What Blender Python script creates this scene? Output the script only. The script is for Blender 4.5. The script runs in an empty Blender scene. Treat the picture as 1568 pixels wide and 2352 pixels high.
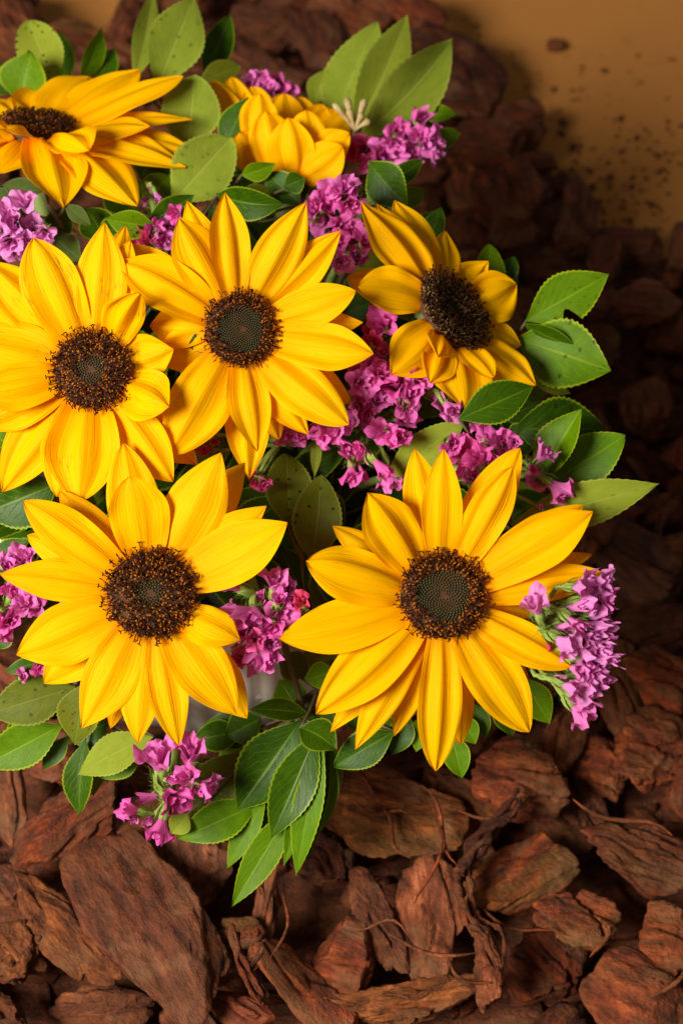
import bpy, math, random
from mathutils import Vector, Matrix, noise
from math import pi, sin, cos, radians

# ------------------------------------------------------------------ camera, world, light, exposure
S = bpy.context.scene
COL = S.collection
H_CAM, PITCH, TAN = 0.72, radians(55), 0.3153        # metres, down-tilt, tan(half vertical fov)
PW, PH = 1568.0, 2352.0                              # measuring grid of the photograph
FWD = Vector((0, cos(PITCH), -sin(PITCH)))
UPV = Vector((0, sin(PITCH), cos(PITCH)))
RGT = Vector((1, 0, 0))
CAM = Vector((0, 0, H_CAM))

cd = bpy.data.cameras.new('camera')
cam = bpy.data.objects.new('camera', cd); COL.objects.link(cam)
cam.location = CAM
cam.rotation_euler = (pi / 2 - PITCH, 0, 0)
cd.sensor_fit = 'VERTICAL'; cd.sensor_height = 36
cd.lens = 18 / TAN
cd.clip_start = 0.02; cd.clip_end = 50
cd.dof.use_dof = True; cd.dof.focus_distance = 0.645; cd.dof.aperture_fstop = 8.5
S.camera = cam

w = bpy.data.worlds.new('World'); S.world = w; w.use_nodes = True
bg = w.node_tree.nodes['Background']
bg.inputs[0].default_value = (1.0, 0.88, 0.74, 1); bg.inputs[1].default_value = 0.14

def area_lamp(name, loc, target, size, power, color):
    ld = bpy.data.lights.new(name, 'AREA'); ld.shape = 'DISK'; ld.size = size; ld.energy = power; ld.color = color
    o = bpy.data.objects.new(name, ld); COL.objects.link(o)
    o.location = loc
    o.rotation_euler = (Vector(target) - Vector(loc)).to_track_quat('-Z', 'Y').to_euler()
    return o
area_lamp('studio_lamp', (-0.80, -0.17, 0.98), (0.0, 0.42, 0.12), 0.55, 36.0, (1.0, 0.94, 0.84))

S.view_settings.view_transform = 'Standard'; S.view_settings.look = 'None'
S.view_settings.exposure = 0.0; S.view_settings.gamma = 1.0
S.view_settings.use_curve_mapping = False
S.render.engine = 'CYCLES'
S.cycles.use_denoising = True
S.cycles.max_bounces = 10; S.cycles.transparent_max_bounces = 8
S.cycles.diffuse_bounces = 6

# ------------------------------------------------------------------ helpers
def P(u, v, d):
    """the place seen at grid point (u, v), d metres down the view axis"""
    k = TAN * d / 1176.0
    return CAM + FWD * d + RGT * ((u - 784) * k) + UPV * ((1176 - v) * k)
def ground(u, v, z=0.0):
    r = P(u, v, 1.0) - CAM
    return CAM + r * ((z - H_CAM) / r.z)
def pxm(d): return TAN * d / 1176.0
def project(p):
    r = p - CAM; d = r.dot(FWD); k = TAN * d / 1176.0
    return 784 + r.dot(RGT) / k, 1176 - r.dot(UPV) / k, d

def mesh_obj(name, verts, faces, mat, parent=None, loc=None, uvs=None, smooth=True):
    me = bpy.data.meshes.new(name)
    me.from_pydata([tuple(p) for p in verts], [], faces)
    if smooth: me.polygons.foreach_set('use_smooth', [True] * len(me.polygons))
    if uvs:
        ul = me.uv_layers.new(name='UVMap')
        li = [0] * len(me.loops); me.loops.foreach_get('vertex_index', li)
        flat = []
        for i in li: flat += [uvs[i][0], uvs[i][1]]
        ul.data.foreach_set('uv', flat)
    me.materials.append(mat)
    return link(name, me, parent, loc)
def link(name, me, parent=None, loc=None):
    o = bpy.data.objects.new(name, me); COL.objects.link(o)
    if parent is not None: o.parent = parent
    if loc is not None: o.location = loc
    return o
def thing(name, label, cat, loc, group=None):
    o = bpy.data.objects.new(name, None); COL.objects.link(o)
    o.empty_display_size = 0.01; o.location = loc
    o['label'] = label; o['category'] = cat
    if group: o['group'] = group
    return o
def tag(o, label, cat, group=None, kind=None):
    o['label'] = label
    if cat: o['category'] = cat
    if group: o['group'] = group
    if kind: o['kind'] = kind
    return o
def grid_faces(nr, nc, closed=False, off=0):
    f = []
    for i in range(nr - 1):
        for j in range(nc if closed else nc - 1):
            a = off + i * nc + j; b = off + i * nc + (j + 1) % nc
            f.append((a, b, b + nc, a + nc))
    return f
def perp(t):
    a = Vector((0, 0, 1)) if abs(t.z) < 0.9 else Vector((1, 0, 0))
    e = t.cross(a).normalized()
    return e, t.cross(e).normalized()
def tube(V, F, pts, radii, ns=7):
    """append a tube through pts to the lists V, F"""
    off = len(V); n = len(pts)
    e = None
    for i in range(n):
        t = (pts[min(i + 1, n - 1)] - pts[max(i - 1, 0)]).normalized()
        if e is None: e, b = perp(t)
        e = (e - t * e.dot(t)).normalized(); b = t.cross(e)
        for k in range(ns):
            a = 2 * pi * k / ns
            V.append(pts[i] + (e * cos(a) + b * sin(a)) * radii[i])
    F.extend(grid_faces(n, ns, True, off))
    F.append(tuple(off + (n - 1) * ns + k for k in range(ns)))
def bez(a, c, b, n):
    return [a.lerp(c, i / n).lerp(c.lerp(b, i / n), i / n) for i in range(n + 1)]
POT = Vector((-0.06, 0.452, 0))
rng = random.Random(7)

# ------------------------------------------------------------------ materials
class NT:
    def __init__(s, name):
        s.m = bpy.data.materials.new(name); s.m.use_nodes = True
        s.t = s.m.node_tree; s.t.nodes.clear()
        s.out = s.n('ShaderNodeOutputMaterial')
    def n(s, typ, ins=None, **kw):
        nd = s.t.nodes.new(typ)
        for k, v in kw.items(): setattr(nd, k, v)
        for k, v in (ins or {}).items(): s.set(nd, k, v)
        return nd
    def set(s, nd, k, v):
        if isinstance(v, bpy.types.NodeSocket): s.t.links.new(v, nd.inputs[k])
        else: nd.inputs[k].default_value = v
    def math(s, op, a, b=0.0, c=None, clamp=False):
        nd = s.n('ShaderNodeMath', operation=op); nd.use_clamp = clamp
        s.set(nd, 0, a); s.set(nd, 1, b)
        if c is not None: s.set(nd, 2, c)
        return nd.outputs[0]
    def mix(s, f, a, b, blend='MIX'):
        nd = s.n('ShaderNodeMix', data_type='RGBA', blend_type=blend)
        s.set(nd, 0, f); s.set(nd, 6, a); s.set(nd, 7, b)
        return nd.outputs[2]
    def ramp(s, f, stops):
        nd = s.n('ShaderNodeValToRGB'); s.set(nd, 0, f)
        el = nd.color_ramp.elements
        while len(el) < len(stops): el.new(0.5)
        for e, (p, c) in zip(el, stops):
            e.position = p; e.color = (c if hasattr(c, '__len__') else (c, c, c)) + ((1,) if hasattr(c, '__len__') else (1,))
        return nd.outputs[0]
    def noise(s, vec, scale, detail=4, rough=0.55):
        nd = s.n('ShaderNodeTexNoise', {'Scale': scale, 'Detail': detail, 'Roughness': rough})
        if vec is not None: s.t.links.new(vec, nd.inputs['Vector'])
        return nd.outputs['Fac']
    def uv(s):
        tc = s.n('ShaderNodeTexCoord'); sp = s.n('ShaderNodeSeparateXYZ', {0: tc.outputs['UV']})
        return sp.outputs[0], sp.outputs[1]
    def xyz(s, x, y, z):
        return s.n('ShaderNodeCombineXYZ', {0: x, 1: y, 2: z}).outputs[0]
    def rand(s): return s.n('ShaderNodeObjectInfo').outputs['Random']
    def attr(s, name):
        return s.n('ShaderNodeAttribute', attribute_type='OBJECT', attribute_name=name).outputs['Fac']
    def bump(s, h, strength, dist):
        return s.n('ShaderNodeBump', {'Height': h, 'Strength': strength, 'Distance': dist}).outputs[0]
    def finish(s, col, rough=0.5, spec=0.3, normal=None, transl=0.0, tcol=None, coat=0.0):
        p = s.n('ShaderNodeBsdfPrincipled')
        s.set(p, 'Base Color', col); s.set(p, 'Roughness', rough); s.set(p, 'Specular IOR Level', spec)
        if coat: s.set(p, 'Coat Weight', coat); s.set(p, 'Coat Roughness', 0.35)
        if normal is not None: s.set(p, 'Normal', normal)
        sh = p.outputs[0]
        if transl > 0:
            tr = s.n('ShaderNodeBsdfTranslucent')
            s.set(tr, 'Color', tcol if tcol is not None else col)
            if normal is not None: s.set(tr, 'Normal', normal)
            mx = s.n('ShaderNodeMixShader', {0: transl, 1: sh, 2: tr.outputs[0]})
            sh = mx.outputs[0]
        s.t.links.new(sh, s.out.inputs[0])
        return s.m
def c3(*a): return tuple(a) + (1,)

def petal_material():
    t = NT('petal'); u, v = t.uv(); r = t.rand()
    ro = t.math('MULTIPLY', r, 60)
    fine = t.noise(t.xyz(t.math('MULTIPLY', u, 26), t.math('MULTIPLY', v, 1.6), ro), 1.0, 3, 0.6)
    hair = t.noise(t.xyz(t.math('MULTIPLY', u, 75), t.math('MULTIPLY', v, 2.5), ro), 1.0, 2, 0.6)
    broad = t.noise(t.xyz(t.math('MULTIPLY', u, 5), t.math('MULTIPLY', v, 2.2), ro), 1.0, 2)
    col = t.ramp(v, [(0.0, (0.80, 0.22, 0.0)), (0.14, (0.91, 0.42, 0.0)), (0.45, (0.94, 0.52, 0.0)), (0.9, (0.94, 0.515, 0.0)), (1.0, (0.87, 0.42, 0.0))])
    col = t.mix(t.math('MULTIPLY', t.ramp(fine, [(0.42, 0.0), (0.72, 1.0)]), 0.46), col, c3(0.87, 0.37, 0.0))
    col = t.mix(t.math('MULTIPLY', t.ramp(broad, [(0.4, 0.0), (0.75, 1.0)]), 0.30), col, c3(0.92, 0.39, 0.0))
    col = t.mix(t.math('MULTIPLY', t.ramp(hair, [(0.45, 0.0), (0.7, 1.0)]), 0.30), col, c3(0.85, 0.31, 0.0))
    # brown bruises running along the veins
    b1 = t.noise(t.xyz(t.math('MULTIPLY', u, 22), t.math('MULTIPLY', v, 9), ro), 1.0, 3)
    b2 = t.noise(t.xyz(t.math('MULTIPLY', u, 2.2), t.math('MULTIPLY', v, 3.0), t.math('ADD', ro, 9)), 1.0, 1)
    bm = t.math('MULTIPLY', t.ramp(b1, [(0.52, 0.0), (0.68, 1.0)]), t.ramp(b2, [(0.52, 0.0), (0.66, 1.0)]))
    col = t.mix(t.math('MULTIPLY', bm, t.attr('wear')), col, c3(0.20, 0.10, 0.008))
    nrm = t.bump(fine, 0.55, 0.0008)
    return t.finish(col, 0.5, 0.035, nrm, 0.30, t.mix(0.6, col, c3(0.95, 0.30, 0.0)))

def leaf_material(name, base, dark, vein, rim, rough, transl, gloss):
    t = NT(name); u, v = t.uv(); r = t.rand(); ro = t.math('MULTIPLY', r, 40)
    x = t.math('ABSOLUTE', t.math('SUBTRACT', u, 0.5))
    mid = t.ramp(x, [(0.0, 1.0), (0.018, 0.55), (0.035, 0.0)])
    # side veins sweep forward from the midrib
    ph = t.math('SUBTRACT', t.math('MULTIPLY', v, 8.0), t.math('MULTIPLY', x, 6.5))
    ph = t.math('ADD', ph, t.math('MULTIPLY', t.noise(t.xyz(t.math('MULTIPLY', u, 6), t.math('MULTIPLY', v, 9), ro), 1.0, 2), 1.1))
    fr = t.math('ABSOLUTE', t.math('SUBTRACT', t.math('FRACT', ph), 0.5))
    side = t.ramp(fr, [(0.0, 1.0), (0.05, 0.35), (0.10, 0.0)])
    veins = t.math('MAXIMUM', mid, t.math('MULTIPLY', side, 0.42))
    mott = t.noise(t.xyz(t.math('MULTIPLY', u, 5), t.math('MULTIPLY', v, 9), ro), 1.0, 5)
    fine = t.noise(t.xyz(t.math('MULTIPLY', u, 40), t.math('MULTIPLY', v, 80), ro), 1.0, 3)
    col = t.mix(t.ramp(mott, [(0.3, 0.0), (0.7, 1.0)]), c3(*dark), c3(*base))
    col = t.mix(t.math('MULTIPLY', r, 0.35), col, c3(base[0] * 1.35, base[1] * 1.05, base[2] * 0.7))
    col = t.mix(t.math('MULTIPLY', fine, 0.25), col, c3(*dark))
    col = t.mix(t.math('MULTIPLY', veins, 0.75), col, c3(*vein))
    edge = t.ramp(x, [(0.45, 0.0), (0.48, 1.0)])
    col = t.mix(t.math('MULTIPLY', edge, 0.85), col, c3(*rim))
    # brown leaf spots
    vo = t.n('ShaderNodeTexVoronoi', {'Vector': t.xyz(t.math('ADD', t.math('MULTIPLY', u, 4.0), ro), t.math('MULTIPLY', v, 8), 0.0), 'Scale': 1.0, 'Randomness': 1.0}, voronoi_dimensions='2D')
    d = t.math('ADD', vo.outputs['Distance'], t.math('MULTIPLY', mott, 0.10))
    keep = t.math('GREATER_THAN', t.n('ShaderNodeSeparateColor', {0: vo.outputs['Color']}).outputs[0], 0.62)
    sp = t.math('MULTIPLY', t.ramp(d, [(0.17, 1.0), (0.22, 0.0)]), keep)
    sp = t.math('MULTIPLY', sp, t.attr('spots'))
    col = t.mix(sp, col, c3(0.02, 0.006, 0.0025))
    h = t.math('ADD', t.math('MULTIPLY', veins, -0.8), t.math('MULTIPLY', fine, 0.35))
    nrm = t.bump(h, 0.4, 0.0005)
    return t.finish(col, rough, gloss, nrm, transl, t.mix(0.5, col, c3(base[0] * 1.6, base[1] * 1.5, base[2])))

M = {}
M['petal'] = petal_material()
M['T'] = leaf_material('leaf_glossy', (0.0365, 0.0958, 0.0012), (0.0165, 0.0502, 0.0008), (0.1187, 0.2007, 0.0079), (0.2372, 0.3285, 0.0079), 0.36, 0.12, 0.13)
M['L'] = leaf_material('leaf_lit', (0.1040, 0.2163, 0.0016), (0.0624, 0.1498, 0.0012), (0.2080, 0.3162, 0.0117), (0.3162, 0.3994, 0.0117), 0.42, 0.22, 0.11)  # lit version of the glossy leaf top, brightness painted into the green
M['P'] = leaf_material('leaf_underside', (0.2280, 0.2926, 0.0270), (0.1786, 0.2394, 0.0204), (0.2736, 0.3344, 0.0540), (0.3040, 0.3496, 0.0480), 0.6, 0.20, 0.06)
M['O'] = leaf_material('leaf_olive', (0.1156, 0.1394, 0.0050), (0.0714, 0.0986, 0.0035), (0.1496, 0.1768, 0.0150), (0.2176, 0.2448, 0.0250), 0.52, 0.18, 0.15)
M['H'] = leaf_material('leaf_hairy', (0.0595, 0.0910, 0.0175), (0.0350, 0.0595, 0.0098), (0.0980, 0.1330, 0.0350), (0.1190, 0.1540, 0.0560), 0.8, 0.12, 0.1)

def simple(name, a, b, scale, rough=0.6, spec=0.3, transl=0.0, bumpd=0.0, coord='Object'):
    t = NT(name); tc = t.n('ShaderNodeTexCoord')
    n = t.noise(tc.outputs[coord], scale, 5)
    col = t.mix(t.ramp(n, [(0.3, 0.0), (0.7, 1.0)]), c3(*a), c3(*b))
    return t.finish(col, rough, spec, t.bump(n, 0.5, bumpd) if bumpd else None, transl)
M['stem'] = simple('stem_green', (0.09, 0.15, 0.03), (0.17, 0.23, 0.06), 120, 0.55)
M['twig'] = simple('twig_brown', (0.08, 0.07, 0.03), (0.15, 0.12, 0.05), 150, 0.7)
M['dry'] = simple('dry_straw', (0.30, 0.20, 0.09), (0.45, 0.36, 0.16), 300, 0.8)
M['calyx'] = simple('calyx_green', (0.15, 0.24, 0.03), (0.34, 0.43, 0.10), 260, 0.7, 0.2, 0.15)
M['disc'] = simple('disc_brown', (0.025, 0.010, 0.005), (0.10, 0.035, 0.008), 500, 0.8)
M['stamen'] = simple('stamen_dark', (0.010, 0.0026, 0.0014), (0.050, 0.012, 0.004), 600, 0.5, 0.12)
M['stamen_gold'] = simple('stamen_gold', (0.10, 0.055, 0.012), (0.28, 0.17, 0.04), 600, 0.5, 0.35)
M['corolla'] = simple('disc_floret_orange', (0.18, 0.042, 0.002), (0.50, 0.145, 0.004), 400, 0.55, 0.15, 0.1)
M['foam'] = simple('foam_green', (0.012, 0.02, 0.008), (0.02, 0.03, 0.012), 200, 0.95)

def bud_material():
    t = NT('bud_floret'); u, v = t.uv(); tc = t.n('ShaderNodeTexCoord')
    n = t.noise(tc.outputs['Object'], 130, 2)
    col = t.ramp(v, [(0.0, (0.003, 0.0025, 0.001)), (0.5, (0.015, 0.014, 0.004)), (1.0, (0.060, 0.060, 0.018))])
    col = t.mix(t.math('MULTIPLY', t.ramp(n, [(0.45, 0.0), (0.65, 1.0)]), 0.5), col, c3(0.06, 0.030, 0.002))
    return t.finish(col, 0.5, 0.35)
M['bud'] = bud_material()

def statice_material():
    t = NT('statice_pink'); u, v = t.uv(); r = t.rand()
    n = t.noise(t.xyz(t.math('MULTIPLY', u, 30), t.math('MULTIPLY', v, 2), t.math('MULTIPLY', r, 30)), 1.0, 3)
    col = t.ramp(v, [(0.0, (0.60, 0.50, 0.28)), (0.25, (0.72, 0.12, 0.38)), (0.7, (0.80, 0.14, 0.50)), (1.0, (0.84, 0.09, 0.43))])
    col = t.mix(t.math('MULTIPLY', r, 0.6), col, c3(0.78, 0.33, 0.74))
    col = t.mix(t.math('MULTIPLY', t.ramp(n, [(0.4, 0.0), (0.7, 1.0)]), 0.45), col, c3(0.62, 0.035, 0.30))
    col = t.mix(t.math('MULTIPLY', t.attr('pale'), 0.8), col, c3(0.80, 0.40, 0.78))
    col = t.mix(t.math('MULTIPLY', t.attr('red'), 0.85), col, c3(0.62, 0.03, 0.07))  # red of shaded florets under warm petal bounce, painted as colour
    return t.finish(col, 0.55, 0.25, t.bump(n, 0.5, 0.0004), 0.35)
M['statice'] = statice_material()

def bark_material(name, tan=0.0, smooth=1.0, val=1.0):
    t = NT(name); tc = t.n('ShaderNodeTexCoord'); r = t.rand()
    mp = t.n('ShaderNodeMapping', {'Vector': tc.outputs['Object'], 'Scale': (0.32, 1.0, 1.6)})
    off = t.n('ShaderNodeVectorMath', {0: mp.outputs[0], 1: t.xyz(t.math('MULTIPLY', r, 7), t.math('MULTIPLY', r, 3), 0.0)}, operation='ADD').outputs[0]
    big = t.noise(off, 45, 4, 0.6)
    mid = t.noise(off, 170, 6, 0.65)
    iso = t.noise(tc.outputs['Object'], 420, 6, 0.7)
    cork = t.noise(tc.outputs['Object'], 70, 3, 0.5)
    col = t.ramp(mid, [(0.28, (0.009, 0.0026, 0.0010)), (0.42, (0.046, 0.0125, 0.0034)), (0.56, (0.105, 0.0285, 0.0078)), (0.74, (0.24, 0.080, 0.026))])
    hue = t.ramp(r, [(0.0, (0.50, 0.42, 0.40)), (0.17, (1.20, 0.95, 0.80)), (0.34, (1.05, 1.15, 1.60)), (0.5, (1.55, 1.75, 1.35)), (0.67, (0.70, 0.62, 0.55)), (0.84, (1.50, 1.15, 0.90)), (1.0, (1.25, 1.55, 2.0))])
    col = t.mix(1.0, col, hue, 'MULTIPLY')
    col = t.mix(1.0, col, c3(1.22 * val, 1.02 * val, 0.88 * val), 'MULTIPLY')
    col = t.mix(t.math('MULTIPLY', t.ramp(big, [(0.45, 0.0), (0.62, 1.0)]), 0.55), col, c3(0.13, 0.040 + 0.03 * tan, 0.011))
    col = t.mix(t.math('MULTIPLY', t.ramp(cork, [(0.55, 0.0), (0.68, 1.0)]), 0.35 + 0.3 * tan), col, c3(0.22, 0.098, 0.038))
    col = t.mix(t.math('MULTIPLY', t.ramp(iso, [(0.52, 0.0), (0.72, 1.0)]), 0.6), col, c3(0.02, 0.006, 0.0025))
    h = t.math('ADD', t.math('MULTIPLY', mid, 1.0), t.math('MULTIPLY', iso, 0.5))
    h = t.math('ADD', h, t.math('MULTIPLY', big, 0.8))
    nrm = t.bump(h, 1.0, 0.0036 * smooth)
    return t.finish(col, t.ramp(mid, [(0.3, 0.75), (0.8, 0.42)]), 0.28, nrm)
M['bark'] = bark_material('bark')
M['bark_smooth'] = bark_material('bark_inner_face', 0.1, 0.45)
M['bark_tan'] = bark_material('bark_tan', 1.0, 0.9, 1.55)
M['bark_warm'] = bark_material('bark_warm', 0.3, 0.8, 1.6)
M['bark_deep'] = bark_material('bark_deep', 0.0, 0.6, 0.78)

def paper_material():
    t = NT('tan_paper'); tc = t.n('ShaderNodeTexCoord')
    a = t.noise(tc.outputs['Object'], 9, 3); b = t.noise(tc.outputs['Object'], 900, 4)
    dust = t.noise(tc.outputs['Object'], 55, 5, 0.7)
    col = t.mix(a, c3(0.40, 0.165, 0.038), c3(0.44, 0.185, 0.044))
    col = t.mix(t.math('MULTIPLY', b, 0.25), col, c3(0.27, 0.105, 0.019))
    col = t.mix(t.math('MULTIPLY', t.ramp(dust, [(0.58, 0.0), (0.74, 1.0)]), 0.35), col, c3(0.10, 0.045, 0.02))
    return t.finish(col, 0.85, 0.15, t.bump(b, 0.3, 0.0002))
M['paper'] = paper_material()
def pot_material():
    t = NT('white_glaze'); tc = t.n('ShaderNodeTexCoord')
    a = t.noise(tc.outputs['Object'], 60, 4)
    return t.finish(t.mix(a, c3(0.66, 0.60, 0.50), c3(0.76, 0.70, 0.60)), 0.45, 0.4, t.bump(a, 0.2, 0.0005))
M['pot'] = pot_material()

# ------------------------------------------------------------------ setting: the paper-covered table top
g = mesh_obj('ground', [(-3, -3, 0), (3, -3, 0), (3, 5, 0), (-3, 5, 0)], [(0, 1, 2, 3)], M['paper'], smooth=False)
tag(g, 'tan paper sheet under the bark chips', None, kind='structure')

# ------------------------------------------------------------------ white ribbed pot
def build_pot():
    root = thing('flower_pot', 'white ribbed ceramic pot almost hidden beneath the flowers', 'pot', POT)
    V, F, n = [], [], 220
    prof = [(0.080, 0.0), (0.084, 0.004), (0.090, 0.03), (0.096, 0.06), (0.100, 0.09), (0.102, 0.112)]
    for (r, z) in prof:
        for k in range(n):
            a = 2 * pi * k / n
            rib = 0.0016 * (abs(cos(a * 27)) ** 0.7) if 0.003 < z < 0.11 else 0
            V.append(Vector((cos(a) * (r + rib), sin(a) * (r + rib), z)))
    F = grid_faces(len(prof), n, True)
    F.append(tuple(range(n))[::-1])
    mesh_obj('body', V, F, M['pot'], root)
    V = []
    for (r, z) in [(0.101, 0.110), (0.1055, 0.112), (0.107, 0.117), (0.1055, 0.122), (0.101, 0.123), (0.098, 0.118), (0.097, 0.06)]:
        for k in range(n):
            a = 2 * pi * k / n
            V.append(Vector((cos(a) * r, sin(a) * r, z)))
    mesh_obj('rim', V, grid_faces(7, n, True), M['pot'], root)
    V, F = [], []
    for i in range(9):
        t = i / 8
        for k in range(40):
            a = 2 * pi * k / 40
            V.append(Vector((cos(a) * 0.0955 * t, sin(a) * 0.0955 * t, 0.118 - 0.02 * t * t + 0.002 * noise.noise(Vector((cos(a) * t * 5, sin(a) * t * 5, 1))))))
    mesh_obj('foam_filling', V, grid_faces(9, 40, True), M['foam'], root)
build_pot()

# ------------------------------------------------------------------ sunflowers
def petal_mesh(base, tip, n, rad, W, bulge, roll, cup, ridge, rg, sway=0.0, tipcurl=0.0, rnd=0.0):
    L = (tip - base).length
    w0 = n.cross(rad).normalized()
    ctrl = base.lerp(tip, 0.45) + n * (bulge * L) + w0 * (sway * L)
    NL, NC = 26, 17
    V, UV = [], []
    ph = [rg.uniform(0, 6.28) for _ in range(6)]
    asym = rg.uniform(-0.10, 0.10); pk = rg.uniform(0.45, 0.60); sharp = rg.uniform(0.66, 0.95) - rnd
    for i in range(NL):
        s = i / (NL - 1)
        p = base.lerp(ctrl, s).lerp(ctrl.lerp(tip, s), s)
        t = ((ctrl - base) * (1 - s) + (tip - ctrl) * s).normalized()
        wv = (w0 - t * w0.dot(t)).normalized()
        wv = Matrix.Rotation(roll * s, 3, t) @ wv
        nn = t.cross(wv)
        if s < pk: pr = 0.60 + 0.40 * sin(pi / 2 * (s / pk))
        else: pr = max(0.0, cos(pi / 2 * ((s - pk) / (1 - pk)))) ** sharp
        h = W / 2 * max(pr, 0.012)
        env = sin(pi * min(1, s * 1.05)) ** 0.6 if s < 0.95 else 0.35
        for j in range(NC):
            x = -1 + 2 * j / (NC - 1)
            r1 = cos(x * pi * 2.0 + 0.5 * sin(ph[0])) * ridge * W * 0.062
            r2 = cos(x * pi * 5.0 + ph[1]) * ridge * W * 0.015
            wob = 0.05 * W * sin(s * 5 + ph[2] + (1.2 if x > 0 else 0)) * abs(x) ** 2 * (0.3 + s)
            wob += 0.022 * W * sin(s * 13 + ph[3] + x * 2.0) * abs(x) ** 3
            cz = cup * h * (x * x)
            tc = tipcurl * L * max(0, s - 0.7) ** 2 * 3
            q = p + wv * (h * x * (1 + asym * x)) + nn * ((r1 + r2) * env + wob * min(1, 3 * (1 - s)) + cz + tc)
            V.append(q - base); UV.append(((x + 1) / 2, s))
    return V, grid_faces(NL, NC), UV

def disc_parts(root, C, e1, e2, n, R, inner, concave, gold, rg):
    Mx = Matrix((e1, e2, n)).transposed()
    def surf(r, a):
        z = 0.16 * R * (1 - r * r) - concave * R * max(0, 1 - (r / 0.75) ** 2) ** 1.5
        return Vector((cos(a) * r * R, sin(a) * r * R, z))
    off = C - root.location
    # receptacle
    V, F = [], []
    for i in range(13):
        for k in range(36): V.append(Mx @ surf(i / 12 * 0.98, 2 * pi * k / 36))
    for k in range(36):
        a = 2 * pi * k / 36; V.append(Mx @ Vector((cos(a) * R * 0.8, sin(a) * R * 0.8, -0.006)))
    F = grid_faces(14, 36, True)
    d = mesh_obj('disc', V, F, M['disc'], root, off)
    # closed florets in the middle, set in spirals
    V, F, UV = [], [], []
    GA = pi * (3 - 5 ** 0.5); N = 760
    prof = [(1.0, -0.2, 0.0), (0.95, 0.35, 0.4), (0.6, 0.8, 0.8), (0.2, 1.0, 1.0)]
    sr = R / (N ** 0.5) * 0.86
    SV, SF, CV, CF = [], [], [], []
    for i in range(6, N):
        r = (i / N) ** 0.5; a = i * GA
        rr = r + rg.uniform(-.006, .006)
        p = surf(min(rr, 1.0), a)
        radial = Vector((cos(a), sin(a), 0))
        edge = inner * (1 + 0.06 * sin(a * 3 + 1))
        if r < edge:
            o = len(V); sc = sr * (0.75 + 0.35 * r / max(inner, .1)); up = (Vector((0, 0, 1)) + radial * (0.1 - 0.5 * concave)).normalized()
            for (q, z, tt) in prof:
                for k in range(6):
                    b = k * pi / 3 + a
                    V.append(Mx @ (p + Vector((cos(b) * q * sc, sin(b) * q * sc, 0)) + up * (z * sc * 1.7))); UV.append((0, tt))
            F += grid_faces(4, 6, True, o); F.append(tuple(o + 18 + k for k in range(6)))
        else:
            f = (r - edge) / max(1e-3, 1 - edge)
            if rg.random() < 0.66:      # open orange tube floret
                up = (Vector((0, 0, 1)) + radial * (0.15 + 0.6 * f) + Vector((rg.uniform(-.4, .4), rg.uniform(-.4, .4), 0))).normalized()
                ln = R * rg.uniform(0.10, 0.17)
                tube(CV, CF, [Mx @ p, Mx @ (p + up * ln * .6), Mx @ (p + up * ln)], [sr * .35, sr * .5, sr * .8], 5)
            if rg.random() < 0.46:      # dark style with a curled fork
                tilt = 0.10 + 0.95 * f ** 1.5
                up = (Vector((0, 0, 1)) + radial * tilt + Vector((rg.uniform(-.45, .45), rg.uniform(-.45, .45), 0))).normalized()
                ln = R * rg.uniform(0.16, 0.27) * (0.75 + 0.35 * f)
                m = p + up * ln
                tube(SV, SF, [Mx @ p, Mx @ (p + up * ln * .5), Mx @ m], [R * .013, R * .012, R * .014], 4)
                e, b = perp(up)
                an = rg.uniform(0, pi); sd = e * cos(an) + b * sin(an)
                for sg in (-1, 1):
                    q1 = m + (up * .5 + sd * sg) * R * .030
                    q2 = m + (up * .15 + sd * sg * 1.6) * R * .034
                    tube(SV, SF, [Mx @ m, Mx @ q1, Mx @ q2], [R * .014, R * .019, R * .012], 4)
    if V:
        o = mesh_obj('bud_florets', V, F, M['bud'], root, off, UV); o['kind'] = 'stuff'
    o = mesh_obj('open_florets', CV, CF, M['stamen_gold'] if gold else M['corolla'], root, off); o['kind'] = 'stuff'
    o = mesh_obj('stamens', SV, SF, M['stamen'], root, off); o['kind'] = 'stuff'

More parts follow.
